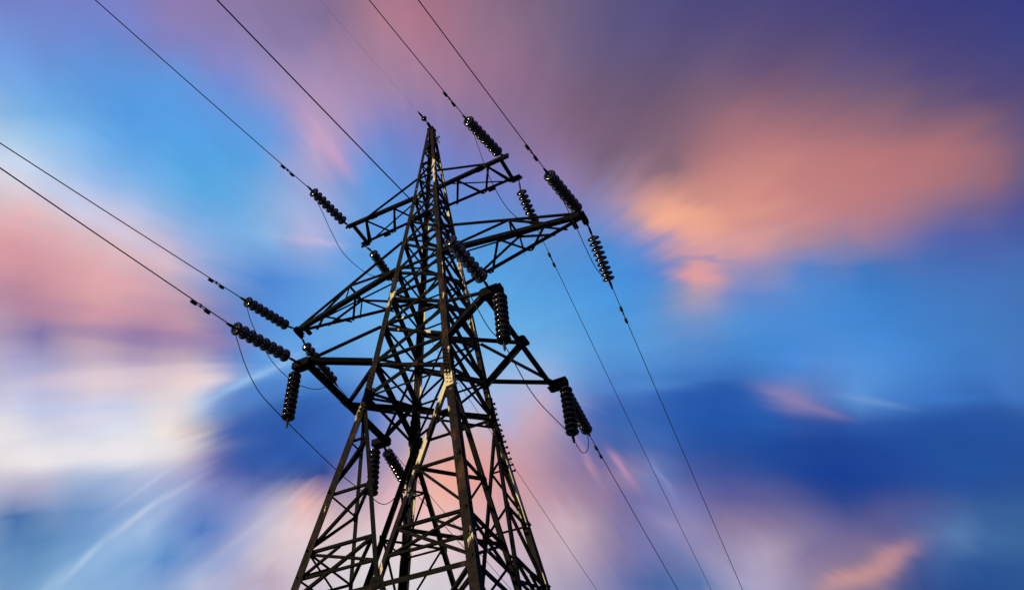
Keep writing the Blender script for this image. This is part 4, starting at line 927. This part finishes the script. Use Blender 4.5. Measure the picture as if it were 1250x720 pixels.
def wire(start, pts, sag, reach, r, label, dampers=(), group='line wires running to the next pylons'):
    """a hanging line through the given points: parabola in its own vertical plane, carried on beyond them"""
    s = V(start)
    far = V(pts[-1])
    h = V((far.x - s.x, far.y - s.y, 0))
    D = h.length
    h.normalize()
    # z(d) = z0 + b d + sag d^2 ; b from a least-squares look at all the points
    num = den_ = 0.0
    for p in pts:
        p = V(p)
        dd = (V((p.x, p.y, 0)) - V((s.x, s.y, 0))).length
        num += (p.z - s.z - sag * dd * dd) * dd
        den_ += dd * dd
    b = num / den_

    def at(dd):
        return s + h * dd + V((0, 0, b * dd + sag * dd * dd))
    path = [at(reach * (k / 60.0) ** 1.6) for k in range(61)]
    o = MB().tube([p - s for p in path], r, 6).build('conductor_wire', M_WIRE)
    o.location = s
    tag(o, label, 'wire', group)
    for dd in dampers:
        d0 = at(dd) - s
        t = (at(dd + 0.1) - at(dd)).normalized()
        dm = MB()
        dm.tube([d0 - V((0, 0, 0.055)) - t * 0.17, d0 - V((0, 0, 0.045)), d0 - V((0, 0, 0.055)) + t * 0.17], 0.008, 6)
        dm.bar(d0 + V((0, 0, 0.02)), d0 - V((0, 0, 0.06)), 0.03, 0.03)
        for sg in (-1, 1):
            c = d0 - V((0, 0, 0.055)) + t * 0.17 * sg
            dm.tube([c - t * 0.075, c - t * 0.06, c + t * 0.06, c + t * 0.075], [0.018, 0.034, 0.034, 0.018], 8)
        dm.build('vibration_damper', M_HW, o)
    return o


SAG = 0.0012
wire((-2.405, -3.596, 12.144), [(-2.48, -4.346, 12.077), (-2.689, -6.435, 11.87), (-2.91, -8.646, 11.677)], SAG, 45, 0.011, 'lowest wire on the left, meeting the lowest left disc string', (0.85,))
wire((-4.131, -1.86, 15.178), [(-4.492, -5.468, 14.602), (-4.774, -8.294, 14.151)], SAG, 45, 0.011, 'wire at far left running to the left middle crossarm, just above the lowest wire', (0.95,))
wire((-2.55, -1.941, 18.447), [(-2.931, -5.751, 18.056), (-3.243, -8.867, 17.674)], SAG, 45, 0.011, 'wire running up left across blue sky from the left upper crossarm', (0.95,))
wire((2.084, -3.05, 12.80), [(1.917, -4.481, 12.687), (1.475, -8.903, 12.479)], SAG, 45, 0.011, 'wire passing close in front of the pylon body from the top edge')
wire((2.213, -2.218, 17.876), [(2.013, -4.216, 17.793), (1.836, -5.982, 17.651)], SAG, 45, 0.011, 'wire from the top edge to the glinting disc string beside the peak', (0.75,))
wire((3.775, -1.699, 15.294), [(3.522, -4.233, 15.164), (3.31, -6.346, 15.356)], SAG, 45, 0.011, 'rightmost wire from the top edge, down to the right middle crossarm', (0.70,))
wire((-2.258, 2.663, 12.198), [(-2.378, 5.064, 12.126)], SAG, 70, 0.009, 'thin wire running off low behind the legs from the short left disc string')
wire((-4.037, 1.849, 15.253), [(-4.243, 5.953, 15.173), (-4.423, 9.567, 14.859)], SAG, 70, 0.009, 'thin wire from the left middle crossarm passing behind all the legs')
wire((-2.474, 1.967, 18.594), [(-2.628, 5.037, 18.364), (-2.8, 8.488, 18.014), (-2.99, 12.287, 17.884), (-3.355, 19.577, 16.722)], SAG, 70, 0.009, 'faint thin wire leaving the right leg low down over pink cloud')
wire((2.348, 1.334, 17.645), [(2.114, 6.011, 15.981 + 0.6), (1.718, 13.934, 15.51)], SAG, 70, 0.009, 'thin wire down right from the right upper crossarm, middle of the three on the right', (1.15,))
wire((3.875, 1.4, 14.789), [(3.635, 6.206, 14.179), (3.367, 11.554, 11.936)], SAG, 70, 0.009, 'outermost thin wire falling to the lower right from the right middle crossarm', (0.9,))
wire((2.099, 3.726, 12.748), [(1.969, 6.314, 12.537), (1.717, 11.355, 12.212)], SAG, 70, 0.010, 'wire falling to the lower right from the close pair of disc strings', (0.75,))


def jumper(pts, label, r=0.0095):
    pts = [V(p) for p in pts]
    o = MB().tube([p - pts[0] for p in smooth_path(pts)], r, 6).build('jumper_wire', M_WIRE)
    o.location = pts[0]
    tag(o, label, 'jumper', 'slack jumper wires looping past the crossarms')


jumper([(-4.131, -1.86, 15.178), (-4.126, -1.649, 14.857), (-4.117, -1.327, 14.577), (-4.105, -0.845, 14.287), (-4.092, -0.331, 14.145), (-4.074, 0.389, 14.186), (-4.055, 1.125, 14.509), (-4.043, 1.597, 14.94), (-4.037, 1.849, 15.253)],
       'slack wire looping under the left middle crossarm tip')
jumper([(-2.55, -1.941, 18.447), (-2.544, -1.644, 18.244), (-2.539, -1.352, 18.071), (-2.53, -0.922, 17.765), (-2.518, -0.306, 17.505), (-2.499, 0.67, 17.691), (-2.486, 1.344, 18.102), (-2.474, 1.967, 18.594)],
       'slack wire looping under the left upper crossarm')
jumper([(2.213, -2.218, 17.876), (2.223, -1.953, 17.729), (2.231, -1.74, 17.411), (2.243, -1.435, 16.95), (2.261, -0.963, 16.55), (2.287, -0.261, 16.5), (2.32, 0.6, 16.959), (2.348, 1.334, 17.645)],
       'slack wire looping under the right upper crossarm')
jumper([(3.775, -1.699, 15.294), (3.780, -1.50, 15.24), (3.803, -0.934, 15.10), (3.82, -0.313, 14.80), (3.83, -0.007, 14.558), (3.845, 0.559, 14.39), (3.875, 1.4, 14.789)],
       'slack wire looping under the right middle crossarm tip')
jumper([(-2.405, -3.596, 12.144), (-2.405, -3.366, 11.876), (-2.405, -3.081, 11.591), (-2.405, -2.764, 11.371), (-2.405, -2.446, 11.251), (-2.405, -2.013, 11.2), (-2.405, -1.598, 11.17), (-2.405, -0.92, 11.13), (-2.405, -0.149, 11.09), (-2.405, 0.643, 11.08),
        (-2.405, 1.598, 11.17), (-2.37, 1.9, 11.174), (-2.33, 2.151, 11.3), (-2.29, 2.42, 11.62), (-2.258, 2.663, 12.198)],
       'long slack wire carried by the two hanging strings of the left lower crossarm')
jumper([(2.084, -3.05, 12.80), (2.109, -2.75, 12.461), (2.149, -2.563, 11.971), (2.223, -2.284, 11.616), (2.307, -1.968, 11.3), (2.405, -1.598, 11.17), (2.405, -1.018, 11.0), (2.405, -0.625, 10.886), (2.405, -0.075, 10.88), (2.405, 0.543, 10.98),
        (2.405, 1.598, 11.17), (2.385, 1.739, 11.15), (2.298, 2.344, 11.3), (2.222, 2.972, 11.7), (2.15, 3.45, 12.2), (2.099, 3.726, 12.748)],
       'long slack wire carried by the two hanging strings of the right lower crossarm')

# earth wire from the peak, with its single small insulator
insulator((0, -0.22, TOPZ + 0.06), (-0.01, -0.32, TOPZ + 0.07), (-0.04, -0.50, TOPZ + 0.09), 1, 'single small disc insulator on the very peak of the pylon', None, 0.62, 'peak_insulator')
wire((-0.04, -0.52, TOPZ + 0.09), [(-0.35, -3.5, TOPZ - 0.12)], SAG, 45, 0.0019, 'very faint hair thin wire rising up left from the peak', (), None)
